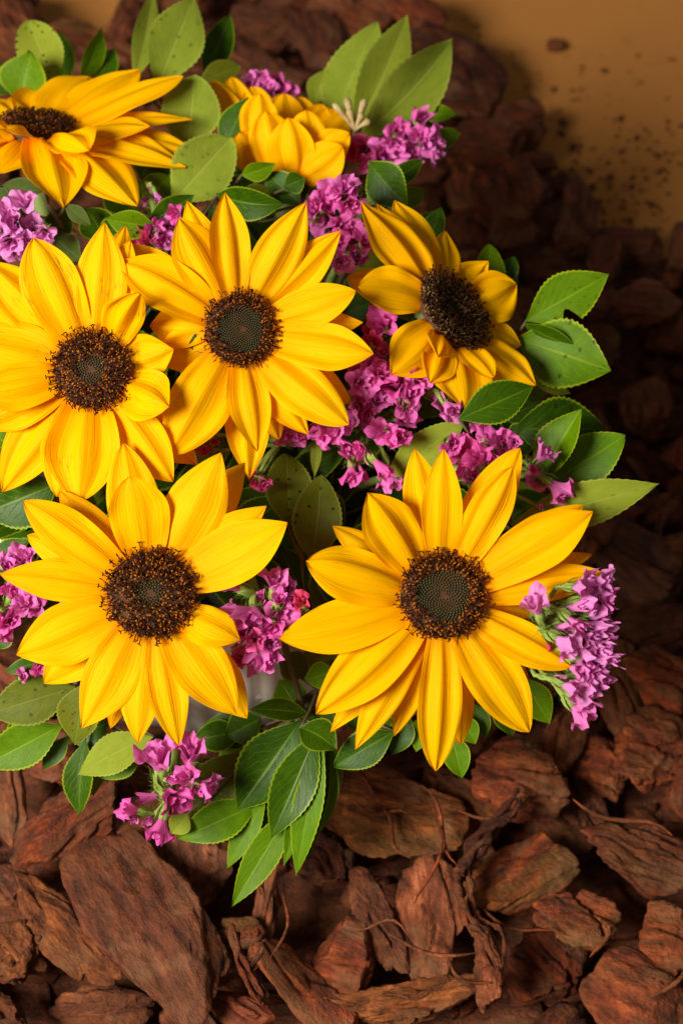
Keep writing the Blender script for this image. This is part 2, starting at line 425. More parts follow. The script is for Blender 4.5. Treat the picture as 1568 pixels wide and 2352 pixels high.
def sunflower(label, c, depth, Rpx, tiltdir, tilt, inner, concave, petals, wear=0.0, gold=False, seed=1, bulge=0.07, base_in=0.90, cupd=-0.10, wide=1.0, rnd=0.0, ridge=1.0, facing=0.0):
    """petals: (tip u, tip v, tip towards camera in cm, width in grid px, row, extra dict)"""
    rg = random.Random(seed)
    C = P(c[0], c[1], depth)
    view = (CAM - C).normalized()
    ex = (RGT - view * RGT.dot(view)).normalized(); ey = view.cross(ex)
    td = ex * cos(radians(tiltdir)) + ey * sin(radians(tiltdir))
    n = (view * cos(radians(tilt)) + td * sin(radians(tilt))).normalized()
    e1 = n.cross(td.cross(n) if tilt < 5 else Vector((0.3, 0.2, 1))).normalized(); e2 = n.cross(e1).normalized()
    R = Rpx * pxm(depth) * 0.9
    foot = POT + Vector(((C.x - POT.x) * 0.35, (C.y - POT.y) * 0.3, 0.10))
    root = thing('sunflower', label, 'sunflower', foot, 'sunflowers of the bouquet')
    disc_parts(root, C, e1, e2, n, R, inner, concave, gold, rg)
    for pt in petals:
        tu, tv, dz, wp, row = pt[:5]; ex_ = pt[5] if len(pt) > 5 else {}
        tip = P(tu, tv, depth - dz * 0.01 * 0.9 + (0.003 * row))
        rel = tip - C; rad = rel - n * rel.dot(n)
        if 'az' in ex_:
            a = radians(ex_['az']); rad = ex * cos(a) + ey * sin(a); rad = rad - n * rad.dot(n)
        rad.normalize()
        base = C + rad * (R * (ex_.get('bi', base_in))) - n * (0.0016 + 0.0024 * row)
        if 'base' in ex_: base = P(ex_['base'][0], ex_['base'][1], depth - ex_['base'][2] * 0.01)
        W = wp * pxm(depth) * 1.08 * wide
        fm = ex_.get('facing', facing); n_p = n
        if fm > 0:      # petals of a cupped or turned head lie open towards the side they are seen from
            n_p = (n * (1 - fm) + view * fm).normalized()
            rad = tip - base; rad = (rad - n_p * rad.dot(n_p)).normalized()
        V, F, UV = petal_mesh(base, tip, n_p, rad, W, ex_.get('b', bulge + rg.uniform(-.025, .03)), radians(ex_.get('roll', rg.uniform(-14, 14))),
                              ex_.get('cup', cupd + rg.uniform(-.14, .14)), ex_.get('ridge', ridge * rg.uniform(0.6, 1.2)), rg, ex_.get('sway', rg.uniform(-.025, .025)), ex_.get('curl', rg.uniform(-.12, .06)), rnd)
        o = mesh_obj('petal', V, F, M['petal'], root, base - foot, UV)
        o['wear'] = float(ex_.get('wear', max(wear, .18) * rg.uniform(0.3, 1.0)))
    # green bracts behind the head
    for k in range(14):
        a = 2 * pi * k / 14 + rg.uniform(-.1, .1); rad = e1 * cos(a) + e2 * sin(a)
        b0 = C + rad * R * 0.55 - n * 0.010; tp = C + rad * R * rg.uniform(1.25, 1.5) - n * rg.uniform(0.006, 0.011)
        V, F, UV = leaf_mesh(b0, tp, n, n.cross(rad).normalized(), 0.010, 0.05, 0.25, 0, rg, nl=9, nc=5)
        o = mesh_obj('bract', V, F, M['H'], root, b0 - foot, UV); o['spots'] = 0.0
    V, F = [], []
    cup = [(0.3, -0.020), (0.62, -0.014), (0.85, -0.007), (0.88, -0.003)]
    for (r, z) in cup:
        for k in range(24):
            a = 2 * pi * k / 24; V.append((e1 * cos(a) + e2 * sin(a)) * R * r + n * z + C - foot)
    mesh_obj('receptacle', V, grid_faces(4, 24, True), M['H'], root)
    V, F = [], []
    s0 = C - n * 0.014 - foot
    tube(V, F, bez(s0, s0 - n * 0.05, Vector((0, 0, 0)), 12), [0.0042] * 13, 9)
    mesh_obj('stem', V, F, M['stem'], root)
    return root

# ------------------------------------------------------------------ leaves
def leaf_mesh(base, tip, nn0, w0, W, bulge, fold, serr, rg, nl=37, nc=9, notch=None, blunt=0.0, wave=0.04):
    L = (tip - base).length
    ctrl = base.lerp(tip, 0.5) + nn0 * (bulge * L * 2)
    V, UV = [], []
    ph = [rg.uniform(0, 6.28) for _ in range(3)]
    for i in range(nl):
        s = i / (nl - 1)
        p = base.lerp(ctrl, s).lerp(ctrl.lerp(tip, s), s)
        t = ((ctrl - base) * (1 - s) + (tip - ctrl) * s).normalized()
        wv = (w0 - t * w0.dot(t)).normalized(); nn = t.cross(wv)
        if nn.dot(nn0) < 0: nn = -nn
        pk = 0.47
        if s < pk: pr = 0.05 + 0.95 * sin(pi / 2 * (s / pk)) ** 1.15
        else: pr = max(0.0, cos(pi / 2 * ((s - pk) / (1 - pk)))) ** (1.0 - 0.5 * blunt)
        pr = max(pr, 0.02 if s < .5 else 0.008)
        tooth = serr * (0.045 if i % 2 else -0.01) * (1 if 0.12 < s < 0.97 else 0)
        for j in range(nc):
            x = -1 + 2 * j / (nc - 1)
            h = W / 2 * pr
            if abs(x) == 1: h *= (1 + tooth)
            if notch:
                for (s0, sd, dp, wd) in notch:
                    if x * sd > 0: h *= 1 - dp * max(0, 1 - abs(s - s0) / wd) ** 0.5 * abs(x)
            z = fold * h * abs(x) + W * wave * sin(s * 7 + ph[0] + (ph[1] if x > 0 else 0)) * x * x
            V.append(p + wv * (h * x) + nn * z - base); UV.append(((x + 1) / 2, s))
    return V, grid_faces(nl, nc), UV

def add_leaf(root, bu, bv, tu, tv, db, dt, wpx, kind, roll=0.0, bulge=0.05, fold=0.18, spots=0.25, notch=None, blunt=0.0, rg=rng):
    base = P(bu, bv, db * 0.01); tip = P(tu, tv, dt * 0.01)
    ax = (tip - base).normalized()
    view = (CAM - base.lerp(tip, .5)).normalized()
    w0 = ax.cross(view).normalized()
    w0 = Matrix.Rotation(radians(roll), 3, ax) @ w0
    nn = w0.cross(ax).normalized()
    if nn.dot(view) < 0: nn = -nn
    dm = (db + dt) * 0.005
    # the printed width is the seen one: undo the turn about the axis
    W = wpx * pxm(dm) * 1.04 / max(0.35, abs(cos(radians(roll))))
    serr = 0 if kind == 'H' else 1.0
    V, F, UV = leaf_mesh(base, tip, nn, w0, W, bulge, fold, serr, rg, notch=notch, blunt=blunt)
    o = mesh_obj('leaf', V, F, M[kind], root, base - root.location, UV)
    o['spots'] = float(spots)
    return base, o

def sprig(label, node, leaves, cat='leaf sprig', stem_r=0.0013, group='leafy sprigs of the bouquet'):
    """node: (u, v, depth cm) where the twig ends; leaves as add_leaf arguments"""
    top = P(node[0], node[1], node[2] * 0.01)
    foot = POT + Vector(((top.x - POT.x) * 0.45, (top.y - POT.y) * 0.42, 0.105))
    dxy = Vector((foot.x - POT.x, foot.y - POT.y, 0))
    if dxy.length > 0.085: foot = POT + dxy.normalized() * 0.085 + Vector((0, 0, 0.105))
    root = thing('leaf_sprig', label, cat, foot, group)
    V, F = [], []
    mid = foot.lerp(top, 0.55) + Vector((0, 0, 0.035))
    tube(V, F, [p - foot for p in bez(foot, mid, top, 10)], [stem_r * (1.5 - 0.6 * i / 10) for i in range(11)], 6)
    for lf in leaves:
        kw = lf[8] if len(lf) > 8 else {}
        b, o = add_leaf(root, *lf[:8], **kw)
        # petiole joins the blade to the twig
        a = top.lerp(foot, 0.06)
        if (a - b).length > 0.002:
            tube(V, F, [p - foot for p in bez(a, a.lerp(b, .5) - Vector((0, 0, 0.004)), b, 5)], [0.0009, 0.0009, 0.0008, .0008, .0007, .0006], 5)
    mesh_obj('stem', V, F, M['twig'], root)
    return root

# ------------------------------------------------------------------ statice
def floret_variants():
    out = []
    for k in range(9):
        rg = random.Random(100 + k)
        nr, nc = 11, 64
        V, UV = [], []
        ph = [rg.uniform(0, 6.28) for _ in range(6)]
        sq = rg.uniform(0.55, 1.0); op = rg.uniform(0.75, 1.15) if k < 6 else rg.uniform(0.35, 0.55)
        for i in range(nr):
            s = i / (nr - 1)
            for j in range(nc):
                a = 2 * pi * j / nc
                r = 0.09 + 0.44 * op * s ** 1.55
                lob = 1 + s * s * (0.13 * cos(5 * a + ph[0]) + 0.13 * sin(2 * a + ph[1]))
                pl = s * (0.035 * sin(15 * a + ph[2]) + 0.014 * sin(27 * a + ph[3]))
                r *= lob + pl
                z = s * 0.95 + s ** 3 * (0.12 * cos(5 * a + ph[4]) + 0.14 * sin(2 * a + ph[5]) + 0.05 * sin(11 * a + ph[3])) - 0.22 * op * s ** 5
                V.append(Vector((cos(a) * r, sin(a) * r * sq, z))); UV.append((j / nc, s))
        me = bpy.data.meshes.new('floret')
        F = grid_faces(nr, nc, True)
        # small inner corolla, crumpled
        o = len(V)
        for i in range(5):
            s = i / 4
            for j in range(20):
                a = 2 * pi * j / 20
                r = (0.05 + 0.16 * s * op) * (1 + 0.35 * s * cos(5 * a + ph[1]))
                V.append(Vector((cos(a) * r, sin(a) * r * sq, 0.25 + 0.55 * s + 0.06 * sin(5 * a)))); UV.append((j / 20, 0.25 + 0.5 * s))
        F += grid_faces(5, 20, True, o)
        me.from_pydata([tuple(p) for p in V], [], F)
        me.polygons.foreach_set('use_smooth', [True] * len(me.polygons))
        ul = me.uv_layers.new(name='UVMap'); li = [0] * len(me.loops); me.loops.foreach_get('vertex_index', li)
        fl = []
        for i in li: fl += [UV[i][0], UV[i][1]]
        ul.data.foreach_set('uv', fl)
        me.materials.append(M['statice'])
        out.append(me)
    return out
FLORETS = floret_variants()
def calyx_variant():
    rg = random.Random(5); V, F = [], []
    tube(V, F, [Vector((0, 0, -0.55)), Vector((0.02, 0, -0.3)), Vector((0, 0, 0.0)), Vector((0, 0, 0.22))], [0.07, 0.12, 0.155, 0.14], 9)
    for k in range(5):      # pointed bractlets
        a = 2 * pi * k / 5; d = Vector((cos(a), sin(a), 0)); e = Vector((-sin(a), cos(a), 0))
        o = len(V); z0 = rg.uniform(-.45, -.15)
        V += [d * .12 + e * .10 + Vector((0, 0, z0)), d * .12 - e * .10 + Vector((0, 0, z0)), d * .24 - e * .06 + Vector((0, 0, z0 + .25)), d * .24 + e * .06 + Vector((0, 0, z0 + .25)), d * .26 + Vector((0, 0, z0 + .55))]
        F += [(o, o + 1, o + 2, o + 3), (o + 3, o + 2, o + 4)]
    for k in range(46):     # bristly hairs
        a = rg.uniform(0, 6.28); z = rg.uniform(-.5, .2); d = Vector((cos(a), sin(a), 0)); e = Vector((-sin(a), cos(a), 0)) * 0.012
        o = len(V); b = d * .13 + Vector((0, 0, z)); q = d * rg.uniform(.28, .42) + Vector((0, 0, z + rg.uniform(.05, .3)))
        V += [b + e, b - e, q]; F.append((o, o + 1, o + 2))
    me = bpy.data.meshes.new('calyx'); me.from_pydata([tuple(p) for p in V], [], F)
    me.polygons.foreach_set('use_smooth', [True] * len(me.polygons)); me.materials.append(M['calyx'])
    return me
CALYX = calyx_variant()

def statice(label, node, depth, fl, face=(0, 0), spread=0.6, red=0.0, seed=1, grow=1.0, pale=0.0):
    """fl: (u, v, size px[, dict]); face: image direction the florets lean to; depth in cm"""
    rg = random.Random(seed)
    top = P(node[0], node[1], (node[2]) * 0.01)
    foot = POT + Vector(((top.x - POT.x) * 0.4, (top.y - POT.y) * 0.4, 0.105))
    dxy = Vector((foot.x - POT.x, foot.y - POT.y, 0))
    if dxy.length > 0.085: foot = POT + dxy.normalized() * 0.085 + Vector((0, 0, 0.105))
    root = thing('statice_spray', label, 'statice', foot, 'pink statice sprays of the bouquet')
    V, F = [], []
    mid = foot.lerp(top, 0.5) + Vector((0, 0, 0.03))
    tube(V, F, [p - foot for p in bez(foot, mid, top, 9)], [0.0019] * 10, 7)
    for f in fl:
        u, v, sz = f[:3]; kw = f[3] if len(f) > 3 else {}
        d = depth * 0.01 + rg.uniform(-.006, .006) + kw.get('dd', 0) * .01
        c = P(u, v, d)
        view = (CAM - c).normalized()
        fx, fy = kw.get('face', face)
        dr = (view * kw.get('toward', 1.0 if (fx, fy) == (0, 0) else 0.35) + RGT * (fx + rg.uniform(-spread, spread)) - UPV * (fy + rg.uniform(-spread, spread)) * 1.0)
        dr = (dr + (c - top).normalized() * 0.35).normalized()
        size = sz * pxm(d) * 1.28 * grow
        small = kw.get('bud', False)
        me = rg.choice(FLORETS[6:] if small or rg.random() < .12 else FLORETS[:6])
        o = link('floret', me, root)
        q = dr.to_track_quat('Z', 'Y')
        b = c - dr * size * 0.55
        o.matrix_local = Matrix.LocRotScale(b - foot, q @ Matrix.Rotation(rg.uniform(0, 6.28), 3, 'Z').to_quaternion(), Vector((size, size, size * rg.uniform(.85, 1.15))))
        o['pale'] = float(pale)
        o['red'] = float(kw.get('red', red))
        cx = link('calyx', CALYX, o)
        e = b - dr * size * .5
        tube(V, F, [p - foot for p in bez(top.lerp(foot, rg.uniform(0, .12)), top.lerp(e, .6) - dr * .004, e, 6)], [0.0011, 0.001, 0.001, 0.0009, 0.0009, 0.0009, 0.0010], 6)
    mesh_obj('stem', V, F, M['calyx'], root)
    return root

# ------------------------------------------------------------------ bark
def ico(sub):
    import bmesh
    bm = bmesh.new(); bmesh.ops.create_icosphere(bm, subdivisions=sub, radius=1)
    V = [v.co.copy() for v in bm.verts]; F = [tuple(v.index for v in f.verts) for f in bm.faces]
    bm.free(); return V, F
ICO4, ICO3 = ico(5), ico(3)
def bark_verts(L, W, Hh, rg, src, rough=1.0, slab=0.5):
    """a broken pine-bark nugget: rounded block, planar breaks, layered ridges along its length"""
    V0, F = src
    planes = []
    for k in range(rg.randint(6, 9)):
        d = Vector((rg.uniform(-1, 1), rg.uniform(-1, 1), rg.uniform(-.75, .9))).normalized()
        planes.append((d, rg.uniform(0.52, 0.86)))
    planes.append((Vector((rg.uniform(-.25, .25), rg.uniform(-.25, .25), 1)).normalized(), rg.uniform(.45, .7)))
    o = Vector((rg.uniform(0, 99), rg.uniform(0, 99), rg.uniform(0, 99)))
    bend = rg.uniform(-.22, .22); tw = rg.uniform(-.3, .3)
    mL = max(L, 1e-3)
    out = []
    for v in V0:
        m = max(abs(v.x), abs(v.y), abs(v.z))
        p = v.lerp(v / m, slab * 0.5)
        p = p * (1 + 0.22 * noise.noise(v * 1.3 + o))
        for (d, q) in planes:
            k = p.dot(d) - q
            if k > 0: p = p - d * (k * 0.93)
        x = Vector((p.x * L / 2, p.y * W / 2, p.z * Hh / 2))
        s = x / 0.012
        # layered plates: stepped noise, stretched along the grain, thin in height
        a = noise.noise(Vector((s.x * .22, s.y * .55, s.z * 1.9)) + o) * 6
        fa = math.floor(a); st = (fa + max(0, min(1, (a - fa - .35) * 5))) / 6
        b = noise.noise(Vector((s.x * .7, s.y * 2.4, s.z * 3.0)) + o)
        c = noise.noise(s * 4.5 + o) + .6 * noise.noise(s * 9 + o)
        r = abs(noise.noise(Vector((s.x * .30, s.y * 1.3, s.z * 1.3)) - o))
        dsp = rough * 0.8 * (0.0042 * st + 0.0013 * b + 0.0009 * c - 0.0030 * max(0, .12 - r) / .12)
        x = x + v.normalized() * dsp
        x.z += bend * x.x * x.x / mL
        ca, sa = cos(tw * x.x / mL), sin(tw * x.x / mL)
        out.append(Vector((x.x, x.y * ca - x.z * sa, x.y * sa + x.z * ca)))
    return out, F
def is_paper(u, v):
    if v < 75 and abs(u - 205) < 95 - abs(v - 5) * .5: return True
    pts = [(880, -40), (900, 0), (985, 40), (1070, 105), (1140, 190), (1240, 280), (1310, 390), (1375, 500), (1480, 545), (1700, 560)]
    if u < pts[0][0]: return v < -60
    for (a, b) in zip(pts, pts[1:]):
        if a[0] <= u <= b[0]:
            return v < a[1] + (b[1] - a[1]) * (u - a[0]) / (b[0] - a[0])
    return v < 560

def place_chip(u, v, lpx, wpx, ang, h, seed, mat='bark', thick=0.55, rough=1.0, slab=0.5, tilt=None, label=None):
    rg = random.Random(seed)
    a = radians(ang); ca, sa = cos(a), sin(a)
    z = h
    A = ground(u - ca * lpx / 2, v - sa * lpx / 2, z); B = ground(u + ca * lpx / 2, v + sa * lpx / 2, z)
    A2 = ground(u + sa * wpx / 2, v - ca * wpx / 2, z); B2 = ground(u - sa * wpx / 2, v + ca * wpx / 2, z)
    ax = B - A; L = ax.length; yaw = math.atan2(ax.y, ax.x)
    nrm = Vector((-ax.y, ax.x, 0)).normalized()
    W = abs((B2 - A2).dot(nrm)) * 1.0
    Hh = max(0.012, min(L, W) * thick)
    V, F = bark_verts(L * 1.06, W * 1.06, Hh, rg, ICO4, rough, slab)
    o = mesh_obj('bark_chip', V, F, M[mat])
    o.location = ground(u, v, z)
    tl = tilt if tilt is not None else (rg.uniform(-.18, .18), rg.uniform(-.14, .14))
    o.rotation_euler = Matrix.Rotation(yaw, 3, 'Z').to_quaternion().to_matrix().to_euler()
    o.rotation_euler = (Matrix.Rotation(yaw, 3, 'Z') @ Matrix.Rotation(tl[0], 3, 'X') @ Matrix.Rotation(tl[1], 3, 'Y')).to_euler()
    tag(o, label, 'bark chip', 'pine bark chips of the mulch bed')
    return o
# ================================================================== the bouquet: sunflowers
fA = [(298, 1094, 0.6, 125, 0), (284, 1018, -0.8, 112, 2), (507, 1040, 0.3, 128, 0), (563, 1062, -0.6, 88, 2), (612, 1162, 0.2, 84, 1),
      (659, 1200, 0.6, 128, 0, {'sway': -0.05}), (552, 1468, 0.6, 92, 0, {'roll': -38, 'b': 0.16}), (545, 1640, 0.4, 118, 0), (567, 1648, -0.7, 104, 2),
      (411, 1713, 0.3, 84, 0), (316, 1709, 0.5, 94, 0), (255, 1672, -0.6, 62, 2), (188, 1673, 0.4, 116, 0), (101, 1571, -0.5, 112, 1),
      (37, 1505, 0.3, 128, 0), (0, 1319, 0.5, 86, 0), (62, 1226, -0.4, 88, 1), (54, 1150, 0.3, 98, 0), (138, 1128, -0.6, 84, 2)]
sunflower('fully open yellow sunflower beside the spotted olive leaves with a tiny green centre', (345, 1365), 0.630, 111, 100, 5, 0.30, 0.04, fA, 0.12, seed=3, ridge=0.5, wide=1.03)
fB = [(240, 510, 0.8, 104, 0), (288, 519, -0.4, 74, 2), (300, 552, 0.6, 84, 1), (76, 546, 0.6, 116, 0), (-35, 598, 0.3, 112, 1),
      (-55, 690, -0.3, 100, 2), (-85, 780, 0.2, 122, 0), (-60, 905, 0.7, 92, 0), (-45, 985, -0.3, 92, 1), (4, 1130, -0.6, 112, 2),
      (183, 1153, 0.7, 142, 0, {'sway': 0.02}), (131, 1141, -0.2, 110, 1), (397, 1107, 0.2, 106, 0), (455, 1066, -0.8, 92, 2),
      (389, 935, 1.3, 108, 0, {'b': 0.18, 'cup': -0.35}), (399, 802, 0.8, 92, 1, {'roll': 25}), (322, 672, 2.0, 82, 0, {'roll': 42, 'b': 0.10, 'sway': 0.08})]
sunflower('yellow sunflower with brown bruises and crumpled side petals, wedged between two larger open blooms', (210, 850), 0.648, 98, 150, 9, 0.36, 0.05, fB, 0.9, seed=5, wide=1.1)
fC = [(516, 442, 0.5, 84, 0), (429, 461, -0.6, 78, 2), (411, 499, 0.6, 112, 0), (274, 600, 0.7, 108, 0), (289, 562, -0.3, 74, 2),
      (345, 748, -0.3, 92, 2), (368, 838, -0.5, 96, 2), (386, 1048, 0.2, 128, 0), (592, 1037, 0.2, 90, 0), (572, 1098, -0.9, 92, 2),
      (706, 998, -0.3, 84, 1), (800, 976, 0.6, 104, 0), (806, 925, -0.7, 84, 2), (857, 811, 0.8, 100, 0), (833, 741, 0.0, 66, 2),
      (816, 668, 0.5, 86, 0), (783, 530, 0.4, 88, 1), (703, 464, 0.8, 100, 0), (640, 1010, -0.7, 70, 2)]
sunflower('yellow sunflower with a wide green seed centre, at the heart of the bouquet', (552, 757), 0.650, 92, 20, 12, 0.62, 0.03, fC, 0.2, seed=8, wide=1.05)
fD = [(951, 1031, 0.7, 86, 1), (1018, 1029, 0.9, 88, 0), (1193, 1029, 0.3, 100, 1), (1178, 1074, 1.1, 92, 0, {'roll': 22}), (844, 1132, 1.0, 120, 0),
      (763, 1209, -0.6, 66, 2), (703, 1288, 0.9, 122, 0), (640, 1466, 0.8, 116, 0), (725, 1641, 0.3, 124, 0), (760, 1681, -0.7, 74, 2),
      (815, 1723, -0.1, 78, 1), (1001, 1773, 0.3, 96, 0), (1058, 1713, -0.8, 82, 2), (1215, 1682, 0.4, 122, 0), (1212, 1562, -0.9, 76, 2),
      (1312, 1531, 0.5, 92, 0), (1228, 1412, -0.8, 56, 2), (1382, 1315, -0.1, 82, 1), (1361, 1272, -0.6, 66, 2), (1361, 1174, 0.5, 116, 0), (1338, 1157, -0.5, 90, 2), (905, 1690, -0.8, 70, 2)]
sunflower('largest yellow sunflower with a sunken dark green spiral centre, leaning over the bark chips', (1016, 1370), 0.640, 110, 60, 14, 0.60, 0.10, fD, 0.25, seed=11)
fE = [(827, 468, 0.3, 98, 0, {'b': 0.12}), (905, 463, -1.6, 88, 1, {'b': 0.12}), (862, 470, -0.6, 84, 2), (1021, 531, -2.6, 62, 0), (1110, 606, -2.2, 80, 1, {'curl': .5}),
      (1186, 652, -2.4, 98, 0), (1197, 792, -1.6, 74, 1), (1230, 885, 0.0, 86, 0, {'b': 0.05}), (1067, 940, 2.2, 112, 1, {'b': 0.16}), (1150, 930, 0.8, 100, 2),
      (987, 880, 2.6, 74, 1, {'b': 0.22}), (1004, 820, 3.0, 66, 0, {'b': 0.30}), (897, 861, 2.4, 98, 0, {'b': 0.18}), (821, 658, 1.8, 90, 0, {'b': 0.14}), (797, 634, 0.4, 78, 2), (1132, 868, 1.6, 56, 0)]
sunflower('orange-yellow sunflower half turned away, its gold-flecked disc facing the sprig with a bitten leaf', (1038, 716), 0.680, 108, 38, 58, 0.22, 0.16, fE, 0.1, True, seed=14, bulge=0.1, wide=1.2, facing=0.45)
fF = [(421, 173, -1.4, 74, 0, {'b': .03}), (322, 160, -3.4, 112, 0), (205, 178, -4.4, 120, 1), (110, 190, -4.6, 110, 2), (20, 224, -4.4, 104, 0), (-50, 225, -3.6, 100, 1), (441, 270, -0.4, 66, 1), (344, 287, 0.9, 74, 0, {'b': .05}),
      (446, 346, 0.4, 88, 1), (428, 380, 1.5, 96, 0, {'b': .08}), (315, 475, 3.0, 100, 0, {'b': .14}), (147, 477, 3.6, 104, 0, {'b': .16}), (205, 345, 3.2, 80, 0, {'b': .25, 'roll': 30}),
      (-20, 400, 3.2, 96, 1, {'b': .15}), (20, 300, 3.8, 84, 0, {'b': .3}), (-90, 330, 1.5, 100, 0)]
sunflower('deep orange sunflower seen nearly edge-on with a dark flat disc', (84, 288), 0.735, 84, 86, 72, 0.25, 0.10, fF, 0.0, seed=17, bulge=0.08, wide=1.3, facing=0.18)
fG = []
for (tu, tv, dz, wp, bu, bv, bz, rw, bl) in [
        (596, 213, 0.9, 84, 592, 345, 0.3, 0, .10), (610, 254, 1.7, 100, 636, 392, 0.9, 0, .14), (661, 270, 2.3, 104, 678, 404, 1.2, 0, .16), (702, 253, 1.6, 84, 702, 375, 0.8, 0, .12),
        (802, 306, 1.6, 76, 712, 372, 1.0, 0, .12), (786, 336, 2.3, 88, 692, 404, 1.3, 0, .14), (548, 305, 1.0, 92, 590, 385, 0.4, 0, .12), (570, 290, 0.6, 84, 600, 390, 0.0, 0, .1),
        (488, 184, -1.8, 72, 560, 330, -1.6, 0, -.06), (530, 177, -2.2, 76, 580, 330, -1.7, 0, -.06), (578, 197, -2.0, 76, 605, 330, -1.5, 1, -.06), (652, 214, -2.2, 88, 650, 335, -1.6, 0, -.08),
        (690, 222, -2.4, 84, 680, 335, -1.6, 1, -.06), (738, 238, -2.2, 78, 705, 340, -1.5, 0, -.06), (764, 250, -1.8, 78, 715, 350, -1.4, 1, -.06), (796, 262, -1.6, 70, 725, 355, -1.2, 0, -.05)]:
    fG.append((tu, tv, dz, wp, rw, {'base': (bu, bv, bz), 'facing': .85, 'b': bl, 'cup': -.22 if dz > 0 else .12, 'roll': 6.0 if tu < 660 else -6.0}))
sunflower('small cupped sunflower seen from behind, half closed, beside the pale fan of leaves', (664, 378), 0.752, 50, 84, 84, 0.2, 0.05, fG, 0.0, seed=19, bulge=-0.06, cupd=0.18, wide=0.98, rnd=0.25)

# ================================================================== leafy sprigs
sprig('leafy sprig with a pale brown-dotted leaf rising behind the edge-on orange sunflower', (165, 215, 80), [
    (128, 200, 63, 46, 79, 80, 100, 'P', {'spots': .9, 'blunt': .6}), (48, 235, 73, 120, 78, 77.5, 104, 'L', {'roll': -20, 'fold': .3}), (152, 200, 137, 72, 82, 82.5, 54, 'T'),
    (185, 190, 234, 62, 80, 80, 44, 'L', {'roll': 40, 'spots': .8}), (222, 190, 263, 112, 80.5, 81, 54, 'T', {'spots': .5}), (25, 215, -30, 160, 80, 80, 70, 'T')])
sprig('tall sprig with one large dark-spotted pale leaf standing against the brown bark', (390, 230, 79), [
    (308, 185, 352, -20, 79, 80, 58, 'P', {'roll': 20}), (358, 205, 446, -8, 78, 79.5, 122, 'P', {'spots': .45}), (470, 185, 529, 34, 80.5, 81, 66, 'T'),
    (456, 190, 551, 150, 78.5, 79, 56, 'O', {'blunt': .5}), (432, 345, 446, 172, 75.8, 75.6, 128, 'P', {'blunt': .8, 'fold': .1, 'spots': .1}), (515, 345, 572, 224, 75.2, 75, 68, 'T', {'roll': -25})])
sprig('sprig with broad matte grey-green leaves under the small cupped sunflower', (450, 480, 74), [
    (396, 464, 530, 316, 72.6, 72.8, 134, 'P', {'blunt': .8, 'fold': .1, 'spots': .3}), (555, 402, 633, 376, 73, 72.5, 44, 'L', {'roll': 30}), (498, 446, 652, 470, 71.5, 70.5, 72, 'T', {'roll': 25, 'bulge': .12}),
    (340, 512, 446, 448, 70.5, 70.5, 60, 'T', {'spots': .7, 'roll': 15}), (358, 520, 242, 502, 70, 69.5, 62, 'L', {'spots': .5, 'roll': -20, 'fold': .25}), (690, 470, 610, 395, 73, 73.4, 70, 'T'), (700, 410, 650, 430, 72, 72, 50, 'T'),
    (430, 440, 325, 395, 75, 75.5, 84, 'T'), (320, 490, 240, 420, 74, 75, 84, 'T'), (330, 470, 390, 400, 73.5, 74, 70, 'L', {'spots': .4}), (560, 480, 620, 430, 72, 72.5, 64, 'O'), (650, 500, 700, 560, 71.5, 71, 80, 'T'), (480, 480, 560, 540, 71.5, 71.5, 90, 'T'), (300, 520, 225, 560, 71, 71, 80, 'T'), (560, 330, 500, 400, 77, 77, 90, 'T'), (360, 330, 330, 420, 77, 77, 90, 'T')])
sprig('pale fan of three long light green leaves beside the pink statice and tan paper', (800, 330, 77), [
    (762, 305, 868, 52, 78.6, 80.5, 112, 'P', {'spots': .15, 'fold': .22, 'roll': -28}), (806, 320, 934, 35, 77.8, 79, 104, 'P', {'spots': .15, 'fold': .25, 'roll': 12, 'bulge': .08}), (826, 318, 1039, 89, 76.6, 77, 124, 'P', {'spots': .15, 'fold': .2, 'roll': 26, 'bulge': .07}),
    (716, 245, 746, 160, 79, 79.5, 54, 'P'), (950, 256, 1048, 262, 77.5, 77.5, 40, 'L', {'bulge': .12}), (985, 325, 1057, 304, 77, 77, 44, 'L', {'roll': 20})])
sprig('dark glossy leaves between pink statice and the half-turned sunflower', (900, 430, 73), [
    (846, 372, 938, 476, 72, 71.5, 92, 'T', {'spots': .5, 'roll': 20}), (908, 472, 975, 434, 73, 73, 48, 'L', {'roll': 15}), (885, 430, 972, 366, 74, 74, 46, 'T'),
    (700, 470, 760, 430, 73, 73, 46, 'T'), (985, 575, 1012, 474, 72.5, 72.5, 50, 'T', {'spots': .8, 'roll': -25}), (1000, 560, 985, 500, 73, 73, 40, 'L')])
sprig('bright green sprig with a bitten leaf and a brown-spotted leaf reaching over dark bark', (1198, 755, 71), [
    (1108, 700, 1124, 560, 72.5, 72, 72, 'L', {'roll': 25, 'spots': .6, 'blunt': .7}), (1155, 650, 1182, 588, 73, 73, 42, 'T', {'spots': .7}), (1100, 700, 1070, 640, 73, 73, 70, 'T'),
    (1208, 736, 1396, 630, 70.5, 70, 112, 'L', {'spots': .3, 'notch': [(.42, 1, .7, .09), (.27, 1, .5, .05)], 'fold': .12}), (1188, 778, 1402, 852, 70.3, 69.2, 152, 'L', {'spots': .6, 'fold': .14}),
    (1204, 744, 1322, 796, 69.9, 69.4, 52, 'T', {'roll': 45}), (1214, 868, 1309, 905, 71.5, 72, 30, 'P', {'bulge': .15}), (1195, 800, 1240, 850, 71.5, 71.5, 70, 'T')])
